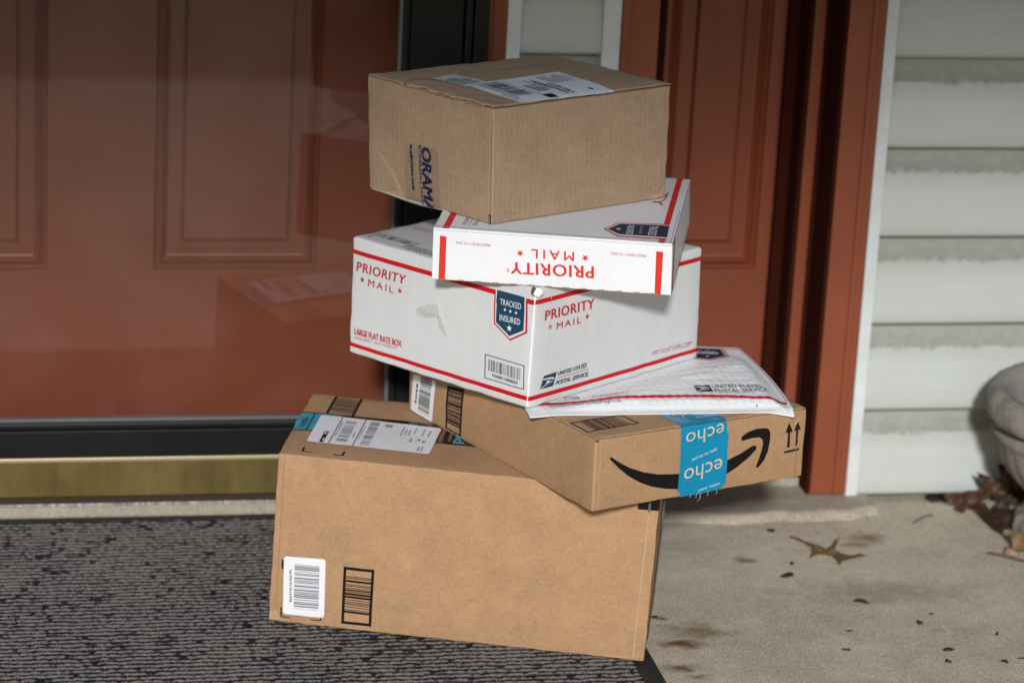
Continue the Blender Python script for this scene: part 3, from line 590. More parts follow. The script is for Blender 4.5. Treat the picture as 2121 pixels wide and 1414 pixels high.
# ---- parcel A: big kraft box on the mat
PA = Parcel('A', 0.0020, 0.0022, 0.0014, 1, crush=0.0014)
rA = thing('cardboard_box', 'largest brown box at the bottom of the stack, standing on the doormat', 'box', base_of('A'), 'parcels stacked at the door')
f = Art(PA, 'front'); 
f.frame(Q('A', 'front', 'bc')).outline(0.09, 0.05, BLACK); f.bars(0.09, 0.20, 0.91, 0.84, BLACK, 5, 17, 't')
fw, fh = PA.fdim('front')
def lmark(A, pts, wd=0.0019, wd2=0.0010):
    fw, fh = A.P.fdim(A.f)
    for (p, q), w_ in zip(zip(pts, pts[1:]), (wd, wd2)):
        dx, dy = (q[0] - p[0]) * fw, (q[1] - p[1]) * fh; L_ = math.hypot(dx, dy); nx, ny = -dy / L_ * w_ / fw, dx / L_ * w_ / fh
        A.poly([(p[0] - nx, p[1] - ny), (q[0] - nx, q[1] - ny), (q[0] + nx, q[1] + ny), (p[0] + nx, p[1] + ny)], BLACK, raw=True)
lmark(f, Q('A', 'front', 'm1'), 0.0009, 0.0007); lmark(f, Q('A', 'front', 'm2'), 0.0007, 0.0009); lmark(f, Q('A', 'front', 'm3'), 0.0012)
# crease near the manufacturer's joint and scuffed corner
f.poly([(0.018, 0.02), (0.0192, 0.02), (0.0192, 0.97), (0.018, 0.97)], mat('joint_line', (0.25, 0.14, 0.07), 0.9), raw=True)
f.poly([(0.010, 0.02), (0.045, 0.006), (0.030, 0.03), (0.016, 0.085)], CREASE, raw=True); f.poly([(0.002, 0.03), (0.012, 0.01), (0.010, 0.05), (0.003, 0.10)], CREASE, raw=True)
f.poly([(0.88, 0.008), (0.96, 0.012), (0.955, 0.020), (0.90, 0.018)], CREASE, raw=True); f.poly([(0.968, 0.02), (0.972, 0.02), (0.976, 0.86), (0.972, 0.86)], CREASE, raw=True)
t = Art(PA, 'top')
t.frame(Q('A', 'top', 'bc')).outline(0.09, 0.015, BLACK); t.bars(0.09, 0.12, 0.91, 0.88, mat('worn_black_ink', (0.07, 0.045, 0.03), 0.6), 9, 18, 't')
lmark(t, Q('A', 'top', 'm1'), 0.0013, 0.0010); lmark(t, Q('A', 'top', 'm2'), 0.0010, 0.0013)
wear(f, 'v1', 26, 1, wid=0.0016); wear(f, 'v0', 16, 2); wear(f, 'u0', 8, 3); wear(f, 'u1', 10, 4)
join_body(PA, KRAFT_A, 'carton', rA, [f, t])
# tape over the top
tp = Art(PA, 'top', 0.0009); v0, v1 = 0.378, 0.672
tp.frame([(0.0, v0), (1.0, v0), (1.0, v1), (0.0, v1)])
tp.rect(0.0, 0.0, 0.115, 1.0, TEAL); tp.rect(0.115, 0.0, 1.0, 1.0, BLACKTAPE); tp.rect(0.0, 0.0, 0.115, 0.04, BLACKTAPE, 0.0003); tp.rect(0.0, 0.96, 0.115, 1.0, BLACKTAPE, 0.0003)
tp.rect(0.036, 0.0, 0.040, 1.0, BLACKTAPE, 0.0003); tp.frame([(0.014, 0.43), (0.030, 0.43), (0.030, 0.62), (0.014, 0.62)]).scrib(0, 0, 1, 1, 3, DNAVY, 4, 't', 0.7, 0.0003)
tp.frame([(0.392, v0 + 0.01), (0.412, v0 + 0.01), (0.412, v1 - 0.02), (0.392, v1 - 0.02)]).rect(0, 0, 0.5, 1, mat('tape_tan', (0.16, 0.11, 0.06), 0.5), 0.0003); tp.rect(1.2, 0.1, 1.6, 1, mat('tape_tan', (0.16, 0.11, 0.06), 0.5), 0.0003)
tp.frame([(0.452, 0.395), (0.452, 0.80), (0.425, 0.80), (0.425, 0.395)]).text('prime', PBLUE, 0, 0, 0.98, 1, bold=0.03, lift=0.0004)
tl = Art(PA, 'left', 0.0009); tl.frame([(1 - v1, 0.90), (1 - v0, 0.90), (1 - v0, 1.0), (1 - v1, 1.0)]).rect(0, 0, 1, 1, TEAL)
tr = Art(PA, 'front', 0.0009); a_, b_ = Q('A', 'front', 'tape'); tr.poly([(a_[0], a_[1]), (1.0, b_[1]), (1.0, 1.0), (a_[0], 1.0)], BLACKTAPE, raw=True); tr.poly([(0.972, 0.88), (0.978, 0.88), (0.978, 1), (0.972, 1)], mat('tape_fold', (0.10, 0.10, 0.10), 0.3), 0.0003, raw=True)
rt_ = Art(PA, 'right', 0.0009); rt_.poly([(0, 0.89), (0.10, 0.89), (0.10, 1.0), (0, 1.0)], BLACKTAPE, raw=True)
rt_.poly([(0.30, 0.0), (0.62, 0.0), (0.62, 1.0), (0.30, 1.0)], BLACKTAPE, raw=True)
def merge(arts, name, parent):
    bm = bmesh.new(); mats = []
    for A in arts:
        me = bpy.data.meshes.new('tmp'); A.bm.to_mesh(me); A.bm.free(); idx = []
        for q in A.mats:
            if q not in mats: mats.append(q)
            idx.append(mats.index(q))
        n0 = len(bm.faces); bm.from_mesh(me); bm.faces.ensure_lookup_table()
        for f_ in bm.faces[n0:]: f_.material_index = idx[f_.material_index]
        bpy.data.meshes.remove(me)
    return link(name, bm, mats, parent)
merge([tp, tl, tr, rt_], 'packing_tape', rA)
lb = Art(PA, 'top', 0.0015); lb.frame(Q('A', 'top', 'label')).rrect(PAPER, 0.004)
K = 0.0003
lb.rect(0.10, 0.02, 0.135, 0.42, BLACK, K); lb.rect(0.12, 0.06, 0.13, 0.16, WINK, 2 * K); lb.rect(0.11, 0.30, 0.125, 0.38, WINK, 2 * K)
lb.rect(0.176, 0.0, 0.185, 1.0, DGREY, K); lb.rect(0.372, 0.0, 0.381, 1.0, DGREY, K)
lb.bars(0.225, 0.10, 0.315, 0.86, MGREY, 21, 24, 't', K, LGREY); lb.scrib(0.195, 0.3, 0.207, 0.85, 1, DGREY, 2, 't', 0.8, K); lb.scrib(0.335, 0.3, 0.348, 0.6, 1, DGREY, 3, 't', 0.8, K)
lb.bars(0.425, 0.06, 0.50, 0.92, MGREY, 22, 26, 't', K, LGREY); lb.scrib(0.39, 0.25, 0.40, 0.80, 1, MGREY, 6, 't', 0.7, K)
lb.scrib(0.55, 0.80, 0.635, 0.90, 2, DGREY, 7, 's', 0.8, K)
for i, (x, y, h) in enumerate(((0.70, 0.55, 0.42), (0.73, 0.6, 0.38), (0.76, 0.58, 0.4), (0.80, 0.66, 0.3), (0.87, 0.62, 0.35), (0.92, 0.6, 0.32))): lb.scrib(x, y, x + 0.014, y + h, 1, MGREY, 30 + i, 't', 0.8, K)
lb.scrib(0.80, 0.35, 0.815, 0.55, 1, DGREY, 40, 't', 0.9, K); lb.scrib(0.86, 0.42, 0.885, 0.50, 1, BLACK, 41, 's', 0.8, K); lb.scrib(0.90, 0.38, 0.93, 0.46, 1, BLACK, 42, 's', 0.8, K); lb.scrib(0.89, 0.08, 0.905, 0.3, 1, DGREY, 43, 't', 0.8, K); lb.scrib(0.92, 0.06, 0.932, 0.3, 1, DGREY, 44, 't', 0.8, K)
lb.rect(0.79, 0.30, 0.792, 0.62, LGREY, K); lb.rect(0.845, 0.30, 0.847, 0.62, LGREY, K)
merge([lb], 'shipping_label', rA)
lf = Art(PA, 'front', 0.0009); lf.frame(Q('A', 'front', 'label')).rrect(PAPER, 0.004); lf.frame(Q('A', 'front', 'bars')).bars(0, 0, 1, 1, MGREY, 51, 30, 't', K, LGREY)
lf.frame(Q('A', 'front', 'text')).text('sp5b2r5at98', DGREY, 0, 0.28, 1, 1.02, bold=0.015, lift=K)
merge([lf], 'barcode_label', rA)

# ---- parcel B: flat kraft box with blue tape
PB = Parcel('B', 0.0016, 0.0012, 0.0009, 11, topoff=0.0024, crush=0.0010)
rB = thing('cardboard_box', 'flat brown box with a curved black arrow and bright blue tape, second from bottom', 'box', base_of('B'), 'parcels stacked at the door')
f = Art(PB, 'front'); f.poly(Q('B', 'front', 'smile'), BLACK, raw=True); f.poly(Q('B', 'front', 'head'), BLACK, raw=True)
for nm in ('ar1', 'ar2', 'bar'): f.poly(Q('B', 'front', nm), BLACK, raw=True)
f.poly([(0.004, 0.03), (0.008, 0.03), (0.008, 0.97), (0.004, 0.97)], CREASE, raw=True); f.poly([(0.026, 0.02), (0.029, 0.02), (0.029, 0.98), (0.026, 0.98)], CREASE, raw=True)
f.poly([(0.962, 0.02), (0.965, 0.02), (0.965, 0.80), (0.962, 0.80)], mat('joint_line2', (0.24, 0.13, 0.07), 0.9), raw=True); f.poly([(0.94, 0.80), (0.955, 0.90), (0.962, 0.86), (0.950, 0.78)], CREASE, raw=True)
f.poly([(0.0, 0.975), (0.014, 0.965), (0.018, 0.995), (0.0, 1.0)], DARKHOLE, 0.0002, raw=True)
l = Art(PB, 'left'); l.frame(Q('B', 'left', 'bc')).outline(0.10, 0.03, BLACK); l.bars(0.1, 0.16, 0.9, 0.97, BLACK, 61, 17, 't')
wear(f, 'v1', 14, 5); wear(f, 'v0', 14, 6); wear(l, 'v1', 12, 7); wear(l, 'v0', 10, 8); wear(f, 'u0', 8, 9, wid=0.0018); wear(f, 'u1', 7, 10, wid=0.0018)
join_body(PB, KRAFT_B, 'carton', rB, [f, l])
slab(PB, 'top_flap', [KRAFT_B, FLUTE], rB, 0.004, 0.996, 0.004, 0.497, 0.0009, 0.0021, (0, 0, 0.0016, 0), 5)
slab(PB, 'top_flap', [KRAFT_B, FLUTE], rB, 0.004, 0.996, 0.503, 0.996, 0.0006, 0.0021, (0, 0, 0, 0.001), 6)
tt = Art(PB, 'top', 0.0026); tt.frame(Q('B', 'top', 'bc')).outline(0.03, 0.06, BLACK); tt.bars(0.17, 0.06, 0.83, 0.94, BLACK, 63, 22, 's')
merge([tt], 'printed_barcode', rB)
bt = Art(PB, 'front', 0.0011); q = Q('B', 'front', 'tape'); bt.poly([(0.3953, 0.076), (0.40, 0.074), (0.6236, 0.072), (0.6210, 0.45), (0.6115, 1.0), (0.3942, 1.0)], BLUETAPE, raw=True)
bt.poly([(0.4073, 0.012), (0.45, 0.0), (0.52, 0.0), (0.60, 0.025), (0.612, 0.06), (0.6206, 0.8292), (0.4028, 0.8576)], BLUETAPE, 0.0005, raw=True)
LT = 0.0009
bt.frame(Q('B', 'front', 'echo1')).text('echo', TAN, 0, 0.07, 1, 1, bold=-0.004, lift=LT); bt.frame(Q('B', 'front', 'echo2')).text('echo', TAN, bold=-0.004, lift=LT)
bt.frame(Q('B', 'front', 'alexa1')).text('ALEXA, TELL ME A JOKE', WINK, lift=LT); bt.frame(Q('B', 'front', 'alexa2')).text('ALEXA, WHAT', WINK, lift=LT)
b2 = Art(PB, 'top', 0.0028); b2.poly([(0.3942, 0.0), (0.6115, 0.0), (0.606, 0.5), (0.389, 0.5)], BLUETAPE, raw=True)
b2.frame(Q('B', 'top', 'echo')).text('echo', TAN, lift=LT)
b2.frame([(0.600, 0.048), (0.50, 0.043), (0.50, 0.034), (0.600, 0.038)]).text('ALEXA, PLAY MUSIC', WINK, lift=LT)
# frayed threads under the tape
fr = bmesh.new(); rg = random.Random(3)
for u in (0.46, 0.49, 0.505, 0.545, 0.585):
    p = PB.surf('front', u, 0.02, 0.0016); ln = rg.uniform(0.003, 0.008) * (2.2 if abs(u - 0.505) < 0.004 else 1); pts = []
    for i in range(7):
        t_ = i / 6; pts.append(p + Vector((nz(u * 90, t_ * 3) * 0.003 * t_ - 0.0015 * t_, -0.001 * t_, -ln * t_)))
    for a, b in zip(pts, pts[1:]):
        w_ = Vector((0.00013, 0, 0)); vv = [fr.verts.new(x) for x in (a - w_, a + w_, b + w_, b - w_)]; fr.faces.new(vv)
link('tape_threads', fr, WINK, merge([bt, b2], 'packing_tape', rB)).matrix_parent_inverse = Matrix.Translation((0, 0, 0)) @ Matrix.Translation(-rB.location) if False else Matrix.Identity(4)
ll = Art(PB, 'left', 0.0011); ll.frame(Q('B', 'left', 'label')).rrect(PAPER, 0.004); ll.bars(0.34, 0.09, 0.84, 1.15, DGREY, 71, 26, 't', K, MGREY); ll.scrib(0.18, 0.25, 0.26, 1.2, 1, BLACK, 72, 't', 0.9, K)
merge([ll], 'barcode_label', rB)

# ---- parcel C: large white mail box
PC = Parcel('C', 0.0040, 0.0022, 0.0013, 21, crush=0.0012)
rC = thing('cardboard_box', 'large white mailing box with thin red bands, in the middle of the stack', 'box', base_of('C'), 'parcels stacked at the door')
f = Art(PC, 'left')
f.quad([(0.0, 0.856), (0.7951, 0.8600), (0.7957, 0.9000), (0.0, 0.893)], DRED); f.quad([(0.9579, 0.862), (1.0, 0.862), (1.0, 0.902), (0.9578, 0.902)], DRED); f.quad([(0.0, 0.0650), (1.0, 0.0690), (1.0, 0.1060), (0.0, 0.0990)], DRED)
g = Art(PC, 'front')
g.quad([(0.0, 0.866), (1.0, 0.8846), (1.0, 0.9230), (0.0, 0.904)], DRED); g.quad([(0.0, 0.0660), (1.0, 0.0663), (1.0, 0.1011), (0.0, 0.1030)], DRED)
f.frame(Q('C', 'left', 'priority')).text('PRIORITY', TRED, bold=0.022, space=1.1); f.frame(Q('C', 'left', 'mail')).text('MAIL', TRED, bold=0.014, space=1.35)
f.star(Q('C', 'left', 'st1')[0], 0.0042, TRED); f.star(Q('C', 'left', 'st2')[0], 0.0042, TRED)
f.frame(Q('C', 'left', 'lfrb')).text('LARGE FLAT RATE BOX', TRED, bold=0.03); f.frame(Q('C', 'left', 'one')).text('ONE RATE * ANY WEIGHT*', TRED)
for nm, M_, lf_ in (('outr', TRED, 0.0), ('outl', WHITE_C, 0.0003), ('navy', NAVY, 0.0006)): f.poly(Q('C', 'left', nm), M_, lf_, raw=True)
f.quad([(0.7951, 0.898), (0.962, 0.900), (0.962, 0.93), (0.7951, 0.93)], WHITE_C, 0.0005)
f.poly([(0.8024, 0.9048), (0.9443, 0.9061), (0.9443, 0.80), (0.8024, 0.80)], NAVY, 0.0007, raw=True)
f.frame(Q('C', 'left', 'tracked')).text('TRACKED', WINK, bold=0.012, lift=0.0010); f.frame(Q('C', 'left', 'insured')).text('INSURED', WINK, bold=0.012, lift=0.0010)
for p in Q('C', 'left', 'stars'): f.star(p, 0.0023, WINK, lift=0.0010)
f.star(Q('C', 'left', 'star')[0], 0.0042, WINK, lift=0.0010)
f.frame(Q('C', 'left', 'bframe')).outline(0.022, 0.035, NAVY); f.frame(Q('C', 'left', 'bars')).bars(0, 0, 1, 1, NAVY, 81, 34, 's', 0, DGREY); f.frame(Q('C', 'left', 'btext')).text('PS00011000002', NAVY, bold=0.02)
g.frame(Q('C', 'front', 'priority')).text('PRIORITY', TRED, bold=0.022, space=1.1); g.frame(Q('C', 'front', 'mail')).text('MAIL', TRED, bold=0.014, space=1.35)
g.star(Q('C', 'front', 'st1')[0], 0.0042, TRED); g.star(Q('C', 'front', 'st2')[0], 0.0042, TRED)
g.frame(Q('C', 'front', 'eagle')); eagle(g, NAVY, WHITE_C)
g.frame(Q('C', 'front', 'us1')).text('UNITED STATES', NAVY, bold=0.015, shear=0.2); g.frame(Q('C', 'front', 'us2')).text('POSTAL SERVICE.', NAVY, bold=0.015, shear=0.2); g.quad(Q('C', 'front', 'usl'), TRED)
g.frame(Q('C', 'front', 'visit')).text('VISIT US AT USPS.COM*', TRED, bold=0.0, shear=0.2)
f.poly([(0.992, 0.02), (0.997, 0.02), (0.997, 0.97), (0.992, 0.97)], mat('white_crease', (0.80, 0.80, 0.80), 0.6), 0.0002, raw=True)
g.poly([(0.085, 0.35), (0.088, 0.35), (0.089, 0.97), (0.086, 0.97)], mat('grey_crease', (0.50, 0.51, 0.53), 0.6), raw=True)
t = Art(PC, 'top'); t.frame(Q('C', 'top', 'frame')).outline(0.02, 0.04, MGREY); t.frame(Q('C', 'top', 'bars')).bars(0, 0, 1, 1, DGREY, 83, 20, 't', 0, MGREY)
t.frame(Q('C', 'top', 'gtext')).scrib(0, 0, 1, 1, 3, MGREY, 84, 's', 0.6); t.frame(Q('C', 'top', 'rtext')).scrib(0, 0, 1, 1, 3, PINK, 85, 's', 0.5)
t.quad([(0.0, 0.985), (1, 0.985), (1, 0.992), (0, 0.992)], LGREY)
join_body(PC, WHITE_C, 'carton', rC, [f, g, t])
ct = Art(PC, 'left', 0.0016); ct.poly([(0.455, 0.0), (0.585, 0.0), (0.560, 0.62), (0.500, 0.645), (0.450, 0.60)], CLEARTAPE, raw=True, res=0.003)
for v in ct.bm.verts: v.co += Vector((-0.6, -0.8, 0)) * (0.0012 * abs(nz(v.co.y * 120, v.co.z * 30, 3)))
ct2 = Art(PC, 'left', 0.0022); ct2.poly(Q('C', 'left', 'tapecr2'), CRINKLE, 0.001, raw=True, res=0.0025)
for v in ct2.bm.verts: v.co += Vector((-0.6, -0.8, 0)) * (0.004 * max(0, nz(v.co.y * 60, v.co.z * 110, 5) + 0.25))
ct3 = Art(PC, 'front', 0.0016); ct3.poly([(0.0, 0.0), (0.24, 0.0), (0.20, 0.18), (0.35, 0.30), (0.05, 0.12)], CLEARTAPE, raw=True, res=0.004)
ct.bm.free(); ct3.bm.free(); merge([ct2], 'clear_tape', rC)
bm = bmesh.new(); bmesh.ops.create_icosphere(bm, subdivisions=3, radius=1)
cc = PC.c[0, 0, 1]
for v in bm.verts:
    d = v.co.copy(); n_ = 1 + 0.35 * nz(d.x * 2.2, d.y * 2.2, d.z * 2.2); v.co = cc + Vector((0.002, -0.0005, -0.0045)) + Vector((d.x * 0.0062, d.y * 0.004, d.z * 0.0055)) * n_
link('torn_corner', bm, mat('torn_white_paper', (0.85, 0.85, 0.85), 0.8), rC, True)
bm = bmesh.new(); bmesh.ops.create_icosphere(bm, subdivisions=2, radius=1)
for v in bm.verts:
    d = v.co.copy(); v.co = cc + Vector((-0.0035, 0.0008, -0.0035)) + Vector((d.x * 0.003, d.y * 0.0025, d.z * 0.0058)) * (1 + 0.4 * nz(d.x * 3, d.y * 3, d.z * 3))
link('torn_hole', bm, mat('torn_inner', (0.10, 0.065, 0.04), 0.9), rC, True)

# ---- parcel D: flat white mail box
PD = Parcel('D', 0.0010, 0.0006, 0.0004, 31)
rD = thing('cardboard_box', 'flat white mailing box with upside-down red lettering, second from the top', 'box', base_of('D'), 'parcels stacked at the door')
f = Art(PD, 'front')
f.quad(Q('D', 'front', 'barL'), RED); f.quad(Q('D', 'front', 'barR'), RED)
f.frame(Q('D', 'front', 'priority')).text('PRIORITY', RED, bold=0.022, space=1.1); f.frame(Q('D', 'front', 'mail')).text('MAIL', RED, bold=0.014, space=1.45)
f.frame(Q('D', 'front', 'reg')).text('\u00ae', RED, 0, 0, 1, 1)
f.star(Q('D', 'front', 'star1')[0], 0.0046, RED, 180); f.star(Q('D', 'front', 'star2')[0], 0.0046, RED, 180)
f.frame(Q('D', 'front', 'press1')).text('PRESS FIRMLY TO SEAL', TRED, bold=0.01, shear=0.15); f.frame(Q('D', 'front', 'press2')).text('PRESS FIRMLY TO SEAL', TRED, bold=0.01, shear=0.15)
for i in range(13):
    u = 0.03 + i * 0.0735; f.poly([(u, 0.0), (u + 0.032, 0.0), (u + 0.030, 0.028), (u + 0.003, 0.022)], mat('raw_board', (0.34, 0.24, 0.15), 0.9) if i == 0 else bpy.data.materials['raw_board'], raw=True)
f.poly([(0.0, 0.955), (1, 0.955), (1, 0.962), (0, 0.962)], LGREY, raw=True)
t = Art(PD, 'top')
t.quad([(0.0392, 0.0), (0.0668, 0.0), (0.0668, 1.0), (0.0392, 1.0)], RED); t.quad([(0.9409, 0.0), (0.9668, 0.0), (0.9668, 1.0), (0.9409, 1.0)], RED)
q = Q('D', 'top', 'outl'); t.poly(q, RED, 0.0002, raw=True)
def inset(q, f_):
    cx = sum(p[0] for p in q) / len(q); cy = sum(p[1] for p in q) / len(q); return [(cx + (p[0] - cx) * f_, cy + (p[1] - cy) * f_) for p in q]
t.poly([(0.7080, 0.1378), (0.7555, 0.2340), (0.972, 0.2560), (0.975, 0.0580), (0.7690, 0.0560)], WHITE_D, 0.0004, raw=True); t.poly(Q('D', 'top', 'navy'), DNAVY, 0.0006, raw=True)
t.frame(Q('D', 'top', 'tracked')).text('TRACKED', WINK, lift=0.0009, bold=0.01); t.frame(Q('D', 'top', 'insured')).text('INSURED', WINK, lift=0.0009, bold=0.01)
for p in Q('D', 'top', 'stars'): t.star(p, 0.0022, WINK, -90, 0.0009)
t.star(Q('D', 'top', 'star')[0], 0.0042, WINK, -90, 0.0009)
t.frame(Q('D', 'top', 'us1')).text('POSTAL SERVICE.', DGREY, bold=0.01); t.frame(Q('D', 'top', 'us2')).text('UNITED STATES', DGREY, bold=0.01); t.quad(Q('D', 'top', 'usl'), TRED)
t.frame(Q('D', 'top', 'ty')).text('TY', TRED)
t.poly([(0.0, 0.018), (1, 0.018), (1, 0.024), (0, 0.024)], LGREY, raw=True); t.poly([(0.990, 0.0), (0.992, 0.0), (0.992, 0.5), (0.990, 0.5)], DGREY, raw=True)
r_ = Art(PD, 'right'); r_.poly([(0.02, 0.05), (0.06, 0.05), (0.12, 1.0), (0.08, 1.0)], DRED, raw=True); r_.poly([(0.0, 0.0), (1, 0.0), (1, 0.04), (0, 0.04)], FLUTE, raw=True)
r_.poly([(0.0, 0.975), (0.9, 0.975), (0.9, 0.99), (0, 0.99)], DGREY, raw=True)
join_body(PD, WHITE_D, 'carton', rD, [f, t, r_])

# ---- parcel E: top kraft box
PE = Parcel('E', 0.0020, 0.0022, 0.0012, 41, topoff=0.0028, crush=0.0012)
rE = thing('cardboard_box', 'greyish brown box with a torn flap edge and pale label, topmost of the stack', 'box', base_of('E'), 'parcels stacked at the door')
l = Art(PE, 'left')
l.poly([(0.978, 0.0), (0.996, 0.0), (0.996, 0.085), (0.978, 0.09)], DARKHOLE, 0.0002, raw=True); l.poly([(0.984, 0.015), (0.990, 0.015), (0.990, 0.07), (0.984, 0.07)], FLUTE, 0.0004, raw=True)
l.poly([(0.972, 0.10), (0.980, 0.10), (0.984, 0.97), (0.977, 0.97)], CREASE, raw=True); l.poly([(0.990, 0.10), (0.994, 0.10), (0.996, 0.92), (0.992, 0.92)], mat('joint_seam', (0.20, 0.13, 0.08), 0.9), raw=True)  # pale crease and a darker line along the corner seam
l.poly([(0.10, 0.005), (0.30, 0.02), (0.24, 0.20), (0.13, 0.33), (0.02, 0.40), (0.12, 0.30), (0.21, 0.17), (0.255, 0.05)], mat('dent_line', (0.42, 0.29, 0.19), 0.8), raw=True)
fr_ = Art(PE, 'front'); fr_.poly([(0.004, 0.1), (0.010, 0.1), (0.008, 0.93), (0.003, 0.93)], CREASE, raw=True); fr_.poly([(0.90, 0.02), (0.96, 0.06), (0.995, 0.13), (0.97, 0.03), (0.93, 0.005)], CREASE, raw=True); fr_.poly([(0.90, 0.035), (0.94, 0.05), (0.93, 0.02)], CREASE, raw=True)
wear(fr_, 'v1', 22, 15, wid=0.0016); wear(fr_, 'v0', 14, 16); wear(l, 'v0', 14, 17, wid=0.0018); wear(l, 'u0', 8, 18); wear(fr_, 'u1', 10, 19)
join_body(PE, KRAFT_E, 'carton', rE, [l, fr_])
slab(PE, 'top_flap', [KRAFT_E, FLUTE], rE, 0.004, 0.997, 0.006, 0.722, 0.0022, 0.0040, (0.0052, 0, 0, 0), 15)
slab(PE, 'top_flap', [KRAFT_E, FLUTE], rE, 0.004, 0.997, 0.727, 0.994, 0.0010, 0.0030, (0.0012, 0, 0, 0.0006), 16)
# the inner flap whose raw flutes show below the torn edge
slab(PE, 'inner_flap', [FLUTE, DARKHOLE], rE, -0.004, 0.03, 0.10, 0.74, 0.0002, 0.0012, (0.0040, 0, 0, 0), 25)
lt_ = Art(PE, 'top', 0.0045); lt_.frame(Q('E', 'top', 'label')); lt_.rrect(CPAPER, 0.002)
# frame: s runs along the left edge direction, t to the right
lt_.rect(0.15, 0.085, 0.97, 0.095, BLACK, K); lt_.bars(0.24, 0.12, 0.92, 0.30, DGREY, 91, 24, 's', K, MGREY); lt_.rect(0.02, 0.33, 0.90, 0.338, DGREY, K)
lt_.rect(0.02, 0.33, 0.17, 0.43, BLACK, K); lt_.bars(0.30, 0.38, 0.62, 0.50, DGREY, 92, 12, 's', K, MGREY); lt_.scrib(0.10, 0.55, 0.80, 0.66, 2, DGREY, 93, 's', 0.7, K); lt_.scrib(0.35, 0.50, 0.95, 0.60, 3, MGREY, 94, 's', 0.6, K)
lt_.scrib(0.55, 0.68, 0.95, 0.90, 5, MGREY, 95, 's', 0.5, K); lt_.scrib(0.12, 0.83, 0.22, 0.87, 1, BLACK, 96, 's', 0.8, K); lt_.scrib(0.10, 0.035, 0.60, 0.055, 1, DGREY, 97, 's', 0.7, K); lt_.scrib(0.60, 0.92, 0.95, 0.94, 1, MGREY, 98, 's', 0.7, K)
merge([lt_], 'shipping_label', rE)
l2 = Art(PE, 'top', 0.0051); l2.frame(Q('E', 'top', 'label2')).rrect(GPAPER, 0.002); l2.scrib(0.15, 0.15, 0.85, 0.80, 5, DGREY, 99, 's', 0.5, K); l2.scrib(0.1, 0.04, 0.9, 0.10, 1, BLACK, 100, 's', 0.7, K)
merge([l2], 'small_label', rE)
te = Art(PE, 'left', 0.0009); te.poly([(0.3147, 0.0), (0.603, 0.0), (0.5904, 0.5493), (0.3132, 0.4977)], BROWNTAPE, raw=True)
te.frame(Q('E', 'left', 'orama')).text('ORAMA', BNAVY, 0, 0, 1.03, 1, bold=0.03, shear=0.3, lift=K)
te.frame(Q('E', 'left', 'web')).text('w.adorama.com', BNAVY, 0, -0.1, 1, 1.1, bold=0.035, shear=0.1, lift=K, space=1.1)
te.frame(Q('E', 'left', 'photog')).text('OTOGRAPHY PEOPL', BNAVY, 0, 0, 1, 1, bold=0.02, lift=K, space=1.3)
merge([te], 'packing_tape', rE)
bm = bmesh.new()
cA, cB = PE.c[0, 1, 0], PE.c[0, 0, 0]; dirv = (cB - cA); outn = Vector((-dirv.y, dirv.x, 0)).normalized() * -1
n_ = 40; prev = None
for i in range(n_ + 1):
    t_ = 0.02 + 0.62 * i / n_; sag = 0.0065 * math.sin(math.pi * i / n_) ** 0.7; p = cA + dirv * t_
    a = bm.verts.new(p + Vector((0, 0, 0.001)) - outn * 0.001); b = bm.verts.new(p - outn * 0.012 + Vector((0, 0, -sag * 0.9 + 0.0008 * nz(i * 0.9, 2)))); c_ = bm.verts.new(p - outn * 0.05 + Vector((0, 0, 0.001)))
    if prev: bm.faces.new([prev[0], a, b, prev[1]]); bm.faces.new([prev[1], b, c_, prev[2]])
    prev = (a, b, c_)
o = link('bottom_flap', bm, GPAPER, rE, True)
md = o.modifiers.new('solid', 'SOLIDIFY'); md.thickness = 0.0012

# ---- mailer between B and C
MX0, MX1, MY0, MY1 = 0.7285, 1.0525, 3.4050, 3.6680
class Mailer:
    # smooth film over bubbles
    def fdim(s, f): return (MX1 - MX0, MY1 - MY0)
    def zc(s, x, y):
        d = ((x - 0.7295) * 0.188 - (y - 3.4246) * 0.2545) / 0.3164     # distance in front of the big white box
        h = 0.0022 + 0.0075 * sstep(d, 0.004, 0.06)
        e = min(x - MX0, MX1 - x, y - MY0, MY1 - y); ed = sstep(e, 0.006, 0.03); h = 0.0018 * (1 - ed) + h * ed
        bub = 0.00032 * ed * (math.sin(x * 2 * math.pi / 0.0105 + 3 * math.floor(y / 0.0092)) * math.sin(y * 2 * math.pi / 0.0092)) * sstep(d, 0.0, 0.03)
        wr = 0.0009 * ed * sstep(d, 0.0, 0.04) * (nz(x * 22, y * 60, 4) + 0.5 * nz(x * 70, y * 90, 8))
        return h, bub + wr
    def base(s, x, y):
        z = 0.3086
        o = (3.3265 + (x - 0.7904) * 0.3565) - y                                  # past the front edge of the box below
        if o > 0: z -= 0.30 * o + 12 * o * o
        o2 = (x - 0.9174) * 0.925 + (y - 3.8093) * 0.379                         # past its right edge
        if o2 > 0: z -= 0.05 * o2
        o3 = (0.7904 - x) * 0.922 + (3.3264 - y) * -0.0 - (y - 3.3264) * 0.388   # past its left edge
        if o3 > 0: z -= 0.10 * o3
        return z
    def surf(s, f, u, v, off=0.0):
        x = MX0 + (MX1 - MX0) * u + 0.006 * math.sin(math.pi * min(1, max(0, v))) * u; y = MY0 + (MY1 - MY0) * v
        h, b = s.zc(MX0 + (MX1 - MX0) * u, y); y2 = y - 0.0015 * nz(u * 9, 1.0) * (1 - v)
        return Vector((x, y2, s.base(x, y) + h + b + off))
PM = Mailer()
rM = thing('bubble_mailer', 'white padded bubble envelope with a red line, slipped under the large white box', 'envelope', ((MX0 + MX1) / 2, (MY0 + MY1) / 2, 0.3086), 'parcels stacked at the door')
MAILERW = mat('white_poly_film', (0.80, 0.81, 0.82), 0.45, spec=0.3); 
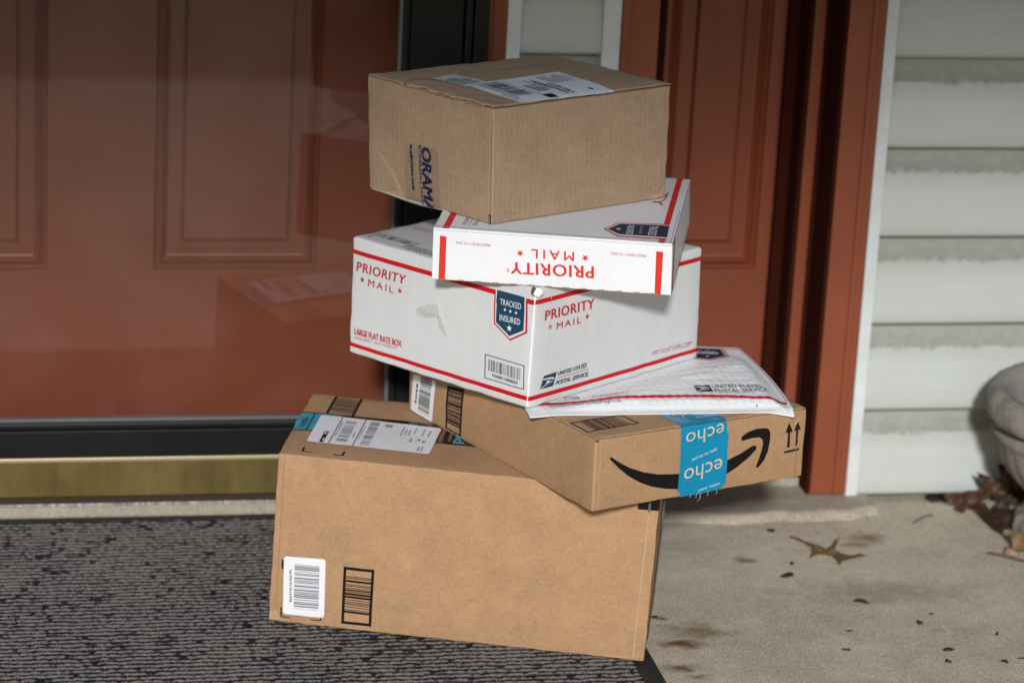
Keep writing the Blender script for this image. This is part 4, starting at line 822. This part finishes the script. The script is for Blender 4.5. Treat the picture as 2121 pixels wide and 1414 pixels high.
k = NT(MAILERW); vo = k.t.nodes.new('ShaderNodeTexVoronoi'); vo.inputs['Scale'].default_value = 1.0; vo.inputs['Randomness'].default_value = 0.25; k.l(k.coord('World', (95, 95, 0)), vo.inputs['Vector'])
k.bump(k.math('ADD', k.math('MULTIPLY', vo.outputs['Distance'], -1.6), k.math('MULTIPLY', k.noise(k.coord('World', (60, 160, 60)), 1.0, 4, 0.6, 0.8), 1.2)), 0.28, 0.0014)
bm = bmesh.new(); NU, NV = 190, 150; tg = []; bg_ = []
for j in range(NV + 1):
    tg.append([bm.verts.new(PM.surf('top', i / NU, j / NV)) for i in range(NU + 1)])
for j in range(NV + 1):
    row = []
    for i in range(NU + 1):
        if i in (0, NU) or j in (0, NV): row.append(tg[j][i])
        else:
            p = tg[j][i].co.copy(); p.z = PM.base(p.x, p.y) + 0.0002; row.append(bm.verts.new(p))
    bg_.append(row)
for j in range(NV):
    for i in range(NU):
        fa = bm.faces.new([tg[j][i], tg[j][i + 1], tg[j + 1][i + 1], tg[j + 1][i]]); fa.smooth = True
        try: fa = bm.faces.new([bg_[j][i], bg_[j + 1][i], bg_[j + 1][i + 1], bg_[j][i + 1]]); fa.smooth = True
        except ValueError: pass
link('padded_film', bm, MAILERW, rM)
def mq(x0, y0, x1, y1): 
    a = lambda x: (x - MX0) / (MX1 - MX0); b = lambda y: (y - MY0) / (MY1 - MY0)
    return [(a(x0), b(y0)), (a(x1), b(y0)), (a(x1), b(y1)), (a(x0), b(y1))]
mp_ = Art(PM, 'top', 0.0011); pts1, pts2 = [], []
for i in range(41):
    x = 0.7380 + (1.0470 - 0.7380) * i / 40; y = 3.4425 - 0.009 * sstep(x, 0.95, 1.045) + 0.0006 * nz(x * 130, 1); a_, b_ = mq(x, y - 0.0042, x, y + 0.0042)[0], mq(x, y - 0.0042, x, y + 0.0042)[2]; pts1.append(a_); pts2.append((a_[0], b_[1]))
mp_.poly(pts1 + pts2[::-1], DRED, raw=True, res=0.003)
mp_.frame(mq(0.9420, 3.4585, 0.9615, 3.4835)); eagle(mp_, DNAVY, MAILERW)
mp_.frame(mq(0.9640, 3.4720, 1.0245, 3.4835)).text('UNITED STATES', DNAVY); mp_.frame(mq(0.9640, 3.4570, 1.0310, 3.4690)).text('POSTAL SERVICE.', DNAVY)
mp_.poly([mq(*p, 0, 0)[0] for p in ((0.958, 3.6560), (1.028, 3.6560), (1.024, 3.6180), (0.995, 3.6000), (0.962, 3.6150))], PINK, 0.0, raw=True)
mp_.poly([mq(*p, 0, 0)[0] for p in ((0.960, 3.6520), (1.0215, 3.6520), (1.018, 3.6210), (0.994, 3.6055), (0.964, 3.6190))], DNAVY, 0.0003, raw=True)
mp_.frame(mq(0.972, 3.6270, 1.012, 3.6360)).text('INSURED', WINK, bold=0.02, lift=0.0006)
for sx in (0.982, 0.992, 1.002): mp_.star(mq(sx, 3.642, 0, 0)[0], 0.0022, WINK, lift=0.0006)
mp_.star(mq(0.994, 3.6165, 0, 0)[0], 0.0030, WINK, lift=0.0006)
mp_.frame(mq(0.7560, 3.4280, 0.8430, 3.4345)).text('* For international shipments, the maximum weight is 4 lbs.', NAVY); mp_.frame(mq(0.7560, 3.4360, 0.782, 3.4395)).scrib(0, 0, 1, 1, 1, NAVY, 12, 's', 0.6)
mp_.frame(mq(0.7800, 3.4520, 0.7990, 3.4690)).bars(0, 0.3, 1, 1, MGREY, 13, 18, 's', 0, LGREY); mp_.scrib(-0.5, 0.0, 0.9, 0.2, 1, MGREY, 14)
mp_.frame(mq(0.8150, 3.4600, 0.8550, 3.4690)).scrib(0, 0, 1, 1, 3, MGREY, 15, 's', 0.4); mp_.quad(mq(0.838, 3.4700, 0.8620, 3.4707), DRED)
mp_.quad([(0.985, 0.12), (0.990, 0.12), (0.990, 0.97), (0.985, 0.97)], PINK); mp_.quad([(0.3, 0.955), (0.985, 0.955), (0.985, 0.965), (0.3, 0.965)], PINK)
mp_.frame(mq(1.006, 3.4180, 1.0085, 3.4215)).poly([(0, 0), (0.5, 0), (1, 1), (0.5, 1)], NAVY)
merge([mp_], 'printed_marks', rM)

# ------------------------------------------------------------------ setting: ground, patio, lawn
bm = bmesh.new(); box(bm, -60, 60, -90, 30, -0.40, -0.035); tag(link('lawn', bm, GRASS), kind='structure')
bm = bmesh.new(); box(bm, -4.0, 6.0, 1.30, 4.10, -0.30, GZ, 0.01); tag(link('patio', bm, CONC), kind='structure')
# raised mortar patch in front of the right door
bm = bmesh.new(); NX, NY = 90, 26; gv = []
for j in range(NY + 1):
    row = []
    for i in range(NX + 1):
        u, v = i / NX, j / NY; x = 0.78 + (1.335 - 0.78) * u; yf = 3.862 + 0.010 * nz(x * 14, 0.5) + 0.006 * nz(x * 50, 2.5) + 0.012 * sstep(x, 1.28, 1.335)
        y = yf + (3.985 - yf) * v; e = min(v * 0.12, (1 - u) * 0.55, 1); z = GZ - 0.001 + 0.0125 * sstep(e, 0.0, 0.008) + 0.0015 * nz(x * 30, y * 30, 1) + 0.001 * nz(x * 90, y * 90, 4)
        row.append(bm.verts.new((x, y, z)))
    gv.append(row)
for j in range(NY):
    for i in range(NX): bm.faces.new([gv[j][i], gv[j][i + 1], gv[j + 1][i + 1], gv[j + 1][i]]).smooth = True
tag(link('threshold_step', bm, MORTAR), kind='structure')

# ---- doormat: ribs of worn loops on a rubber backing
rMat = thing('doormat', 'charcoal and grey ribbed doormat with a black rubber edge, under the stack', 'doormat', (0.35, 3.4, -0.002))
bm = bmesh.new(); box(bm, -0.25, 0.898, 3.175, 3.925, -0.0066, -0.0046, 0.0008); link('rubber_backing', bm, RUBBER, rMat)
bm = bmesh.new(); X0, X1, Y0, Y1 = -0.22, 0.874, 3.20, 3.905; dx, dy = 0.0024, 0.0017; nx = int((X1 - X0) / dx); ny = int((Y1 - Y0) / dy); PITCH = 0.0112
verts = []; faces = []; tuft = []
def matfn(x, y):
    yy = y + 0.0030 * nz(x * 26, y * 22, 1) + 0.0022 * nz(x * 95, y * 70, 2); ph = yy / PITCH; row = math.floor(ph); fr_ = ph - row
    rib = math.sin(math.pi * fr_)
    loop = 0.5 + 0.5 * math.sin((x + row * 0.0171) * 2 * math.pi / 0.0125 + 2.4 * nz(x * 40, row * 1.7))
    gap = nz(x * 62 + row * 3.3, row * 0.77, 5)
    t = rib ** 1.6 * (0.84 + 0.16 * loop) - 1.0 * max(0, gap - 0.20) + 0.34 * nz(x * 170, y * 120, 7) + 0.26 * nz(x * 480, y * 480, 3) + 0.03 + 0.12 * nz(x * 9, y * 9, 9)
    edge = sstep(x, X0, X0 + 0.006) * (1 - sstep(x, X1 - 0.006 + 0.006 * nz(y * 90, 1.2), X1)) * (1 - sstep(y, Y1 - 0.006 + 0.004 * nz(x * 60, 4.2), Y1))
    return max(0.0, t) * edge
for j in range(ny + 1):
    y = Y0 + j * dy
    for i in range(nx + 1):
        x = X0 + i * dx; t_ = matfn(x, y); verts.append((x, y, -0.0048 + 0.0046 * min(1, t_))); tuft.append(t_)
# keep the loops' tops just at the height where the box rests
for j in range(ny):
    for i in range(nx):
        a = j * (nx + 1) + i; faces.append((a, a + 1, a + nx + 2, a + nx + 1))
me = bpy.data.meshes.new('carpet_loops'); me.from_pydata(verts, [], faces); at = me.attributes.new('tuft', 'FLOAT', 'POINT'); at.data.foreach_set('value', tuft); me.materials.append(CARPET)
for p in me.polygons: p.use_smooth = True
o = bpy.data.objects.new('carpet_loops', me); col.objects.link(o); o.parent = rMat; o.matrix_parent_inverse = Matrix.Translation(-rMat.location)

# ------------------------------------------------------------------ house wall
rH = thing('house', 'pale sided house front with terracotta door casings behind the parcels', 'house', (0.9, 3.95, 0))
def siding(name, x0, x1, z1, zend):
    bm = bmesh.new(); prof = []; z = 0.004; P_ = 0.1248
    while z < zend:
        prof += [(3.934, z), (3.9325, z + 0.003), (3.9445, z + 0.088), (3.948, z + 0.092), (3.9535, z + 0.100), (3.9555, z + 0.110), (3.956, z + P_ + 0.0005), (3.938, z + P_ + 0.0003)]
        z += P_
    nxs = max(2, int((x1 - x0) / 0.1)); rows = [[bm.verts.new((x0 + (x1 - x0) * i / nxs, y + 0.0006 * nz(x0 + i * 0.7, zz * 5), zz)) for i in range(nxs + 1)] for y, zz in prof]
    for a, b in zip(rows, rows[1:]):
        for i in range(nxs): bm.faces.new([a[i], a[i + 1], b[i + 1], b[i]])
    return link(name, bm, SIDING, rH)
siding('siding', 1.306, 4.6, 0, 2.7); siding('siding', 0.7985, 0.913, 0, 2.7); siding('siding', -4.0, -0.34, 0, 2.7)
simple('wall_core', [(-4.0, -0.30, 3.96, 4.2, -0.1, 2.75), (0.760, 0.975, 3.96, 4.2, -0.1, 2.75), (1.27, 4.6, 3.96, 4.2, -0.1, 2.75), (-0.30, 0.76, 3.99, 4.2, 2.06, 2.75), (0.975, 1.27, 3.99, 4.2, 2.06, 2.75)], ORANGE, rH)
for x0, x1 in ((0.7815, 0.8000), (0.9095, 0.9335), (1.2955, 1.3120)):
    simple('channel_trim', [(x0, x1, 3.926, 3.962, 0.004, 2.70)], TRIMWHITE, rH, 0.0012)
simple('casing', [(0.7535, 0.7810, 3.924, 3.99, 0.006, 2.1), (0.7620, 0.7700, 3.9215, 3.93, 0.006, 2.1)], ORANGE, rH, 0.002)
simple('casing', [(0.9340, 0.9850, 3.926, 4.09, 0.006, 2.1), (0.9340, 0.9460, 3.922, 3.93, 0.006, 2.1)], ORANGE, rH, 0.002)
simple('casing', [(1.2440, 1.2950, 3.926, 4.00, 0.008, 2.1), (1.2760, 1.2840, 3.922, 3.93, 0.008, 2.1)], ORANGE, rH, 0.002)
simple('casing', [(1.2325, 1.2560, 4.000, 4.05, 0.010, 2.1), (1.2170, 1.2325, 3.994, 4.05, 0.010, 2.1)], ORANGE, rH, 0.0015)
simple('dark_strip', [(1.2400, 1.2437, 3.932, 4.001, 0.006, 2.1), (1.2120, 1.2168, 4.001, 4.052, 0.006, 2.1), (0.9853, 0.9890, 3.95, 4.052, 0.006, 2.1), (1.2326, 1.2399, 3.9975, 3.9995, 0.006, 2.1)], DARKSTRIP, rH, 0.0006)  # dark strips along the recess of the right door
simple('dark_strip', [(1.005, 1.024, 4.040, 4.056, 0.006, 2.1), (1.196, 1.2119, 4.042, 4.056, 0.006, 2.1)], DARKSTRIP, rH, 0.0006)
simple('door_sill', [(0.980, 1.243, 3.972, 4.12, -0.007, 0.016)], SILLCONC, rH, 0.003)
simple('door_sill', [(-0.34, 0.758, 3.929, 4.12, -0.007, 0.0105)], SILLCONC, rH, 0.003)
simple('casing', [(-0.34, -0.30, 3.924, 3.99, 0.006, 2.1)], ORANGE, rH, 0.002)
simple('header', [(-0.34, 1.31, 3.92, 3.99, 2.1, 2.2)], ORANGE, rH, 0.002)
simple('door_jamb', [(0.7535, 0.7600, 3.99, 4.10, 0.012, 2.1)], ORANGE, rH, 0.001); simple('door_jamb', [(-0.31, -0.30, 3.99, 4.10, 0.012, 2.1)], ORANGE, rH, 0.001)

def panel_door(name, x0, x1, y, z0, z1, panels, m, parent):
    """slab face with moulded raised panels: rings around each opening"""
    bm = bmesh.new()
    xs = sorted(set([x0, x1] + [p[0] for p in panels] + [p[1] for p in panels])); zs = sorted(set([z0, z1] + [p[2] for p in panels] + [p[3] for p in panels]))
    def inside(a, b, c, d): return any(p[0] - 1e-6 <= a and b <= p[1] + 1e-6 and p[2] - 1e-6 <= c and d <= p[3] + 1e-6 for p in panels)
    cache = {}
    def V(x, yy, z):
        k_ = (round(x, 5), round(yy, 5), round(z, 5))
        if k_ not in cache: cache[k_] = bm.verts.new((x, yy, z))
        return cache[k_]
    for a, b in zip(xs, xs[1:]):
        for c, d in zip(zs, zs[1:]):
            if not inside(a, b, c, d): bm.faces.new([V(a, y, c), V(b, y, c), V(b, y, d), V(a, y, d)])
    rings = [(0, 0.0), (0.0015, 0.0030), (0.0045, 0.0045), (0.008, 0.0025), (0.011, 0.0010), (0.014, 0.0030), (0.0165, 0.0050), (0.019, 0.0055), (0.036, 0.0050), (0.0372, 0.0066), (0.0385, 0.0066), (0.040, 0.0030), (0.0415, 0.0022)]
    for (a, b, c, d) in panels:
        pr = None
        for ins, dep in [(a_, d_ * 1.6) for a_, d_ in rings]:
            r_ = [V(a + ins, y + dep, c + ins), V(b - ins, y + dep, c + ins), V(b - ins, y + dep, d - ins), V(a + ins, y + dep, d - ins)]
            if pr:
                for i in range(4): bm.faces.new([pr[i], pr[(i + 1) % 4], r_[(i + 1) % 4], r_[i]])
            pr = r_
        bm.faces.new(pr)
    # edges of the slab
    for a, b in (((x0, z0), (x1, z0)), ((x1, z0), (x1, z1)), ((x1, z1), (x0, z1)), ((x0, z1), (x0, z0))):
        vv = [bm.verts.new((a[0], y, a[1])), bm.verts.new((b[0], y, b[1])), bm.verts.new((b[0], y + 0.04, b[1])), bm.verts.new((a[0], y + 0.04, a[1]))]; bm.faces.new(vv)
    return link(name, bm, m, parent)
rD1 = thing('entry_door', 'terracotta panelled front door seen through the storm door glass on the left', 'door', (0.2, 4.05, 0.012))
panel_door('panelled_slab', -0.299, 0.7530, 4.05, 0.014, 2.09, [(-0.19, 0.1965, 0.302, 1.0), (0.338, 0.5585, 0.302, 1.0), (-0.19, 0.1965, 1.08, 1.95), (0.338, 0.5585, 1.08, 1.95)], DOORPAINT, rD1)
rD2 = thing('entry_door', 'narrow terracotta panelled door set back between dark strips on the right of the stack', 'door', (1.11, 4.06, 0.016))
panel_door('panelled_slab', 0.990, 1.2115, 4.058, 0.018, 2.09, [(1.034, 1.178, 0.296, 1.0), (1.034, 1.178, 1.08, 1.95)], DOORPAINT, rD2)

rS = thing('storm_door', 'black framed glass storm door with a brass kick strip, on the left', 'storm door', (0.2, 3.92, 0.03))
simple('frame', [(-0.297, 0.6425, 3.907, 3.935, 0.0865, 0.1230), (0.6525, 0.7200, 3.907, 3.935, 0.0865, 2.06), (-0.297, -0.24, 3.907, 3.935, 0.123, 2.06), (-0.297, 0.72, 3.907, 3.935, 2.02, 2.06)], BLACKMETAL, rS, 0.0012)
simple('glass_bead', [(-0.24, 0.6525, 3.911, 3.930, 0.1232, 0.1330), (0.6425, 0.6523, 3.911, 3.930, 0.1330, 2.02)], BLACKMETAL, rS, 0.003)
simple('glass_seal', [(-0.24, 0.6415, 3.9135, 3.926, 0.1332, 0.1375), (0.6375, 0.6423, 3.9135, 3.926, 0.1376, 2.02)], GREYSEAL, rS, 0.001)
bm = bmesh.new(); box(bm, -0.24, 0.6400, 3.9199, 3.9201, 0.134, 2.02)
bmesh.ops.delete(bm, geom=[f_ for f_ in bm.faces if f_.normal.y > -0.5], context='FACES')
link('glass_pane', bm, GLASS, rS)
simple('hinge_rail', [(0.7228, 0.7320, 3.903, 3.935, 0.03, 2.06), (0.7335, 0.7525, 3.898, 3.935, 0.03, 2.06)], BLACKMETAL, rS, 0.0015)
for z in (0.645, 0.25, 1.2, 1.8):
    bm = bmesh.new(); bmesh.ops.create_uvsphere(bm, u_segments=16, v_segments=8, radius=0.0035)
    for v in bm.verts: v.co = Vector((0.7400 + v.co.x, 3.8975 + v.co.y * 0.5, z + v.co.z))
    link('screw', bm, BLACKMETAL, rS, True)
simple('kick_strip', [(-0.297, 0.720, 3.909, 3.934, 0.0310, 0.0800)], BRASS, rS, 0.0008)
simple('kick_strip_lip', [(-0.297, 0.720, 3.9055, 3.934, 0.0803, 0.0860)], BRASSEDGE, rS, 0.0012)
simple('gap_shade', [(-0.297, 0.720, 3.918, 3.932, 0.0180, 0.0307)], DARKHOLE, rS, 0.0005)  # dark strip in the gap under the kick strip, shade put into its colour
simple('drip_rail', [(-0.30, 0.752, 3.9245, 3.945, 0.0107, 0.0195)], SILVER, rS, 0.002)

# ---- unseen slab added behind the camera to shade the upper part of the wall
rP = thing('sun_blocker', 'unseen flat slab added behind the camera to shade the upper wall', 'sun_blocker', (0.4, -2.4, 0))
BLOCKERW = paint('blocker_paint', (0.25, 0.25, 0.24), 0.7)
simple('blocker_slab', [(-5.0, 5.0, BLOCKER_Y0, BLOCKER_Y0 + 2.0, BLOCKER_Z, BLOCKER_Z + 0.16)], BLOCKERW, rP, 0.01)
for px_ in (-4.8, 4.7):
    for py_ in (BLOCKER_Y0 + 0.05, BLOCKER_Y0 + 1.8): simple('blocker_post', [(px_, px_ + 0.1, py_, py_ + 0.1, -0.16, BLOCKER_Z - 0.002)], BLOCKERW, rP, 0.005)

# ------------------------------------------------------------------ planter
rU = thing('stone_urn', 'weathered grey cast stone planter urn with a lumpy rim at the right edge', 'planter', (1.590, 3.76, -0.003))
bm = bmesh.new(); CX, CY = 1.590, 3.760
prof = [(0.030, 0.165), (0.105, 0.178), (0.120, 0.205), (0.126, 0.226), (0.137, 0.238), (0.148, 0.236), (0.157, 0.222), (0.158, 0.205), (0.152, 0.192), (0.141, 0.185), (0.130, 0.181), (0.128, 0.177), (0.143, 0.172), (0.144, 0.166), (0.139, 0.160), (0.135, 0.150), (0.128, 0.128), (0.116, 0.105), (0.100, 0.085), (0.080, 0.072), (0.060, 0.064), (0.052, 0.055), (0.058, 0.045), (0.082, 0.038), (0.096, 0.028), (0.100, 0.014), (0.100, -0.002)]
NS = 160; rows = []
prof = [(a, z if z < 0.03 else z * 0.885) for a, z in prof]
for r_0, z in prof:
    row = []
    for i in range(NS):
        a = 2 * math.pi * i / NS; lump = 0.0
        if z > 0.163 and r_0 > 0.13: lump = 0.0010 * math.sin(a * 19 + z * 90 + 3 * nz(a * 5, 3)) + 0.0028 * nz(math.cos(a) * 24, math.sin(a) * 24, z * 90) + 0.0028 * nz(math.cos(a) * 7, math.sin(a) * 7, z * 45) 
        if 0.06 < z < 0.135: lump = 0.0040 * abs(math.sin(a * 13)) * sstep(z, 0.06, 0.08) * (1 - sstep(z, 0.115, 0.135))
        if z < 0.03: lump = 0.0035 * abs(math.sin(a * 9))
        rr = r_0 + lump + 0.0012 * nz(math.cos(a) * 9, math.sin(a) * 9, z * 40); row.append(bm.verts.new((CX + rr * math.cos(a), CY + rr * math.sin(a), z + 0.3 * lump)))
    rows.append(row)
for a, b in zip(rows, rows[1:]):
    for i in range(NS): bm.faces.new([a[i], a[(i + 1) % NS], b[(i + 1) % NS], b[i]]).smooth = True
link('bowl', bm, URNSTONE, rU)
bm = bmesh.new(); ring = []
c0 = bm.verts.new((CX, CY, 0.160))
for i in range(40):
    a = 2 * math.pi * i / 40; ring.append(bm.verts.new((CX + 0.104 * math.cos(a), CY + 0.104 * math.sin(a), 0.158 + 0.004 * nz(a * 4, 1))))
for i in range(40): bm.faces.new([c0, ring[i], ring[(i + 1) % 40]])
link('soil', bm, paint('potting_soil', (0.04, 0.035, 0.03), 0.9, 60, 0.4), rU)

# ------------------------------------------------------------------ fallen leaves, twigs and chips
L1 = [(1.1777, 3.7879, -0.0055), (1.1901, 3.7832, -0.0055), (1.199, 3.7754, -0.0055), (1.2108, 3.7688, -0.0055), (1.2163, 3.7469, -0.0055), (1.2276, 3.7626, -0.0055), (1.2389, 3.7817, -0.0055), (1.2491, 3.7957, -0.0055), (1.2395, 3.7718, -0.0055), (1.2261, 3.7431, -0.0055), (1.232, 3.7311, -0.0055), (1.2394, 3.7229, -0.0055), (1.2528, 3.7183, -0.0055), (1.2606, 3.705, -0.0055), (1.2506, 3.7068, -0.0055), (1.2397, 3.7075, -0.0055), (1.2273, 3.7031, -0.0055), (1.2177, 3.6897, -0.0055), (1.2194, 3.7087, -0.0055), (1.2188, 3.7241, -0.0055), (1.2129, 3.7335, -0.0055), (1.2028, 3.7367, -0.0055), (1.193, 3.7257, -0.0055), (1.1852, 3.7185, -0.0055), (1.1947, 3.7385, -0.0055), (1.1989, 3.7577, -0.0055), (1.1949, 3.7697, -0.0055), (1.1862, 3.7781, -0.0055), (1.1765, 3.7827, -0.0055)]
L2 = [(1.4686, 3.885, 0.053), (1.476, 3.885, 0.0503), (1.4855, 3.885, 0.0455), (1.4962, 3.885, 0.0427), (1.5032, 3.885, 0.0399), (1.5057, 3.885, 0.0451), (1.5007, 3.885, 0.0557), (1.4965, 3.885, 0.063), (1.5004, 3.885, 0.0656), (1.5058, 3.885, 0.0632), (1.5108, 3.885, 0.0647), (1.5183, 3.885, 0.0554), (1.526, 3.885, 0.0434), (1.5336, 3.885, 0.0328), (1.5455, 3.885, 0.0193), (1.5472, 3.885, 0.0034), (1.5327, 3.885, 0.0037), (1.52, 3.885, 0.0007), (1.5116, 3.885, 0.0061), (1.5007, 3.885, 0.0116), (1.4963, 3.885, 0.0163), (1.4882, 3.885, 0.0191), (1.4839, 3.885, 0.0258), (1.4801, 3.885, 0.0324), (1.4755, 3.885, 0.0391), (1.4711, 3.885, 0.0471)]
L3 = [(1.4203, 3.875, 0.0176), (1.4262, 3.875, 0.0225), (1.4379, 3.875, 0.0218), (1.4492, 3.875, 0.0249), (1.4646, 3.875, 0.0259), (1.4785, 3.875, 0.0296), (1.4855, 3.875, 0.0242), (1.494, 3.875, 0.0175), (1.4841, 3.875, 0.0124), (1.4741, 3.875, 0.0086), (1.4772, 3.875, 0.0033), (1.487, 3.875, -0.0035), (1.4836, 3.875, -0.0087), (1.4727, 3.875, -0.0032), (1.457, 3.875, -0.0016), (1.4539, 3.875, -0.0094), (1.4486, 3.875, -0.008), (1.439, 3.875, -0.0032), (1.4395, 3.875, 0.0054), (1.4275, 3.875, 0.0096)]
L4 = [(1.4869, 3.8657, 0.004), (1.4993, 3.879, 0.004), (1.5106, 3.889, 0.004), (1.5172, 3.878, 0.004), (1.5151, 3.8572, 0.004), (1.5142, 3.8364, 0.004), (1.5115, 3.782, 0.004), (1.5032, 3.759, 0.004), (1.4965, 3.7795, 0.004), (1.4918, 3.7949, 0.004), (1.4873, 3.8002, 0.004), (1.4863, 3.8156, 0.004), (1.4827, 3.8312, 0.004), (1.4824, 3.8451, 0.004)]
L5 = [(1.4599, 3.725, 0.0315), (1.4686, 3.725, 0.0262), (1.4777, 3.725, 0.0235), (1.4891, 3.725, 0.0226), (1.4918, 3.725, -0.0031), (1.4804, 3.725, -0.0022), (1.4727, 3.725, -0.0014), (1.4693, 3.725, 0.0013), (1.4692, 3.725, 0.009), (1.4657, 3.725, 0.018)]
L6 = [(1.4137, 3.9323, -0.003), (1.4307, 3.9565, -0.003), (1.4428, 3.9613, -0.003), (1.4522, 3.95, -0.003), (1.4621, 3.9441, -0.003), (1.4452, 3.9289, -0.003), (1.4289, 3.919, -0.003), (1.4187, 3.9196, -0.003)]

def shaped_leaf(label, pts, m, seed, curl=0.004, fold=0.0, thick=0.0005, group='dead leaves on the patio'):
    """a leaf from its own outline: triangulated, creased along its length and curled"""
    P_ = [Vector(p) for p in pts]; c = sum(P_, Vector()) / len(P_)
    n = Vector()
    for a, b in zip(P_, P_[1:] + P_[:1]): n += (a - c).cross(b - c)
    n.normalize(); ax = max(((p - c) for p in P_), key=lambda v: v.length).normalized(); ay = n.cross(ax)
    fl = [Vector(((p - c).dot(ax), (p - c).dot(ay), 0)) for p in P_]
    bm = bmesh.new(); vv = [bm.verts.new(p) for p in fl]
    for t_ in tessellate_polygon([fl]):
        try: bm.faces.new([vv[i] for i in t_])
        except ValueError: pass
    for it in range(5):
        es = [e for e in bm.edges if e.calc_length() > 0.004]
        if not es: break
        bmesh.ops.subdivide_edges(bm, edges=es, cuts=1); bmesh.ops.triangulate(bm, faces=[f for f in bm.faces if len(f.verts) > 3])
    sgn = 1 if n.z > 0 else -1
    for v in bm.verts:
        x, y = v.co.x, v.co.y; h = curl * (nz(x * 28 + seed, y * 28, 1) + 0.5 * nz(x * 90, y * 90, seed)) + fold * abs(y)
        v.co = ax * x + ay * y + n * h * sgn
    lo = min(v.co.z for v in bm.verts) + c.z
    if lo < GZ + 0.0008: c = c + Vector((0, 0, GZ + 0.0008 - lo))
    bmesh.ops.recalc_face_normals(bm, faces=bm.faces[:])
    o = link('oak_leaf', bm, m, None, True); o.location = c
    md = o.modifiers.new('s', 'SOLIDIFY'); md.thickness = thick
    return tag(o, label, 'leaf', group)
shaped_leaf('spidery golden brown oak leaf lying alone in the middle of the bare patio', L1, LEAF2, 3, 0.006, 0.10)
shaped_leaf('large reddish brown oak leaf standing on edge against the stone urn', L2, LEAF1, 5, 0.008)
shaped_leaf('dark brown crumpled leaf at the foot of the siding, left of the upright leaf', L3, LEAF1, 8, 0.008)
shaped_leaf('nearly black leaf on the ground tucked beside the urn foot', L4, LEAF3, 9, 0.010, 0.15)
shaped_leaf('olive brown folded leaf in front of the urn foot at the right edge', L5, LEAF2, 12, 0.006)
shaped_leaf('small olive leaf lying farthest left along the foot of the siding', L6, LEAF3, 14, 0.004, 0.1)
shaped_leaf('dark leaf standing half hidden behind the crumpled leaf by the siding', [(x + 0.035, y - 0.01, z * 0.8 + 0.004) for x, y, z in L3[5:16]], LEAF3, 21, 0.006)
shaped_leaf('dark leaf scrap on the patio just left of the urn foot', [(x - 0.030, y + 0.012, z) for x, y, z in L4[:9]], LEAF1, 23, 0.006, 0.2)
def lump(name, label, cat, loc, ln, wd, ht, rot, m, seed, group=None):
    ht *= 0.75
    bm = bmesh.new(); bmesh.ops.create_icosphere(bm, subdivisions=2, radius=1)
    for v in bm.verts:
        d = v.co.copy(); k_ = 1 + 0.7 * nz(d.x * 2 + seed, d.y * 2, d.z * 2); v.co = Vector((d.x * ln / 2 * k_, d.y * wd / 2 * k_ + 0.12 * ln * math.sin(d.x * 2 + seed), d.z * ht / 2 * k_))
    zm = min(v.co.z for v in bm.verts); o = link(name, bm, m, None, True); o.location = (loc[0], loc[1], GZ - zm - 0.0006); o.rotation_euler = (0, 0, rot); return tag(o, label, cat, group)
chips = [(1.140, 3.665, 0.021, 0.012, 8, 'thick black bark chip just in front of the lone oak leaf'), (1.211, 3.569, 0.020, 0.008, -25, 'slim slanting black bark chip near the middle of the bare patio'),
 (1.266, 3.496, 0.008, 0.009, 0, 'small roundish dark chip right of the slanting chip'), (1.291, 3.525, 0.007, 0.003, 10, 'tiny flat chip up and right of the roundish chip'), (1.275, 3.409, 0.013, 0.008, -5, 'dark pointed chip low on the patio toward the right'),
 (1.264, 3.374, 0.007, 0.008, 20, 'small dark chip just below the pointed chip'), (1.147, 3.420, 0.011, 0.004, 0, 'short thin dark chip near the lower middle of the patio'), (1.169, 3.478, 0.008, 0.003, -5, 'faint thin chip above the short thin chip'),
 (1.157, 3.705, 0.006, 0.007, 0, 'tiny dark round chip just left of the lone oak leaf'), (1.161, 3.825, 0.012, 0.010, -30, 'dark chip at the edge of the mortar step'), (0.931, 3.537, 0.008, 0.006, 0, 'black chip beside the right side of the bottom box'),
 (1.355, 3.455, 0.010, 0.004, 45, 'dark sliver near the right edge of the patio'), (1.335, 3.368, 0.010, 0.006, -40, 'slanting dark chip at the lower right of the patio'), (1.360, 3.378, 0.010, 0.003, 20, 'thin twig-like chip at the lower right corner')]
for i, (x, y, ln, wd, ro, lab) in enumerate(chips): lump('bark_chip', lab, 'bark chip', (x, y), ln, wd, min(wd, 0.005), R(ro), BARK, i * 1.7, 'bark chips scattered on the patio')
lump('pebble', 'pale tan pebble beside the folded leaf at the urn foot', 'pebble', (1.468, 3.722), 0.018, 0.022, 0.012, R(20), mat('tan_pebble', (0.30, 0.20, 0.12), 0.8), 4)
def twig(label, pts, rad):
    cu = bpy.data.curves.new('twig', 'CURVE'); cu.dimensions = '3D'; cu.bevel_depth = rad; cu.bevel_resolution = 2; sp = cu.splines.new('POLY'); sp.points.add(len(pts) - 1)
    for q_, p in zip(sp.points, pts): q_.co = (*p, 1)
    ob = bpy.data.objects.new('t', cu); me = bpy.data.meshes.new_from_object(ob); bpy.data.objects.remove(ob); me.materials.clear(); me.materials.append(TWIG); o = bpy.data.objects.new('twig', me); col.objects.link(o); return tag(o, label, 'twig', 'twigs by the urn')
twig('bent brown twig lying in front of the urn at the right edge', [(1.432, 3.712, 0.001), (1.448, 3.700, 0.002), (1.462, 3.688, 0.001), (1.480, 3.672, 0.002), (1.505, 3.655, 0.001)], 0.0018)
twig('pale leaf stalk curling out beside the dark leaves below the siding', [(1.402, 3.862, -0.001), (1.388, 3.852, 0.001), (1.372, 3.838, 0.0), (1.366, 3.834, -0.001)], 0.0012)
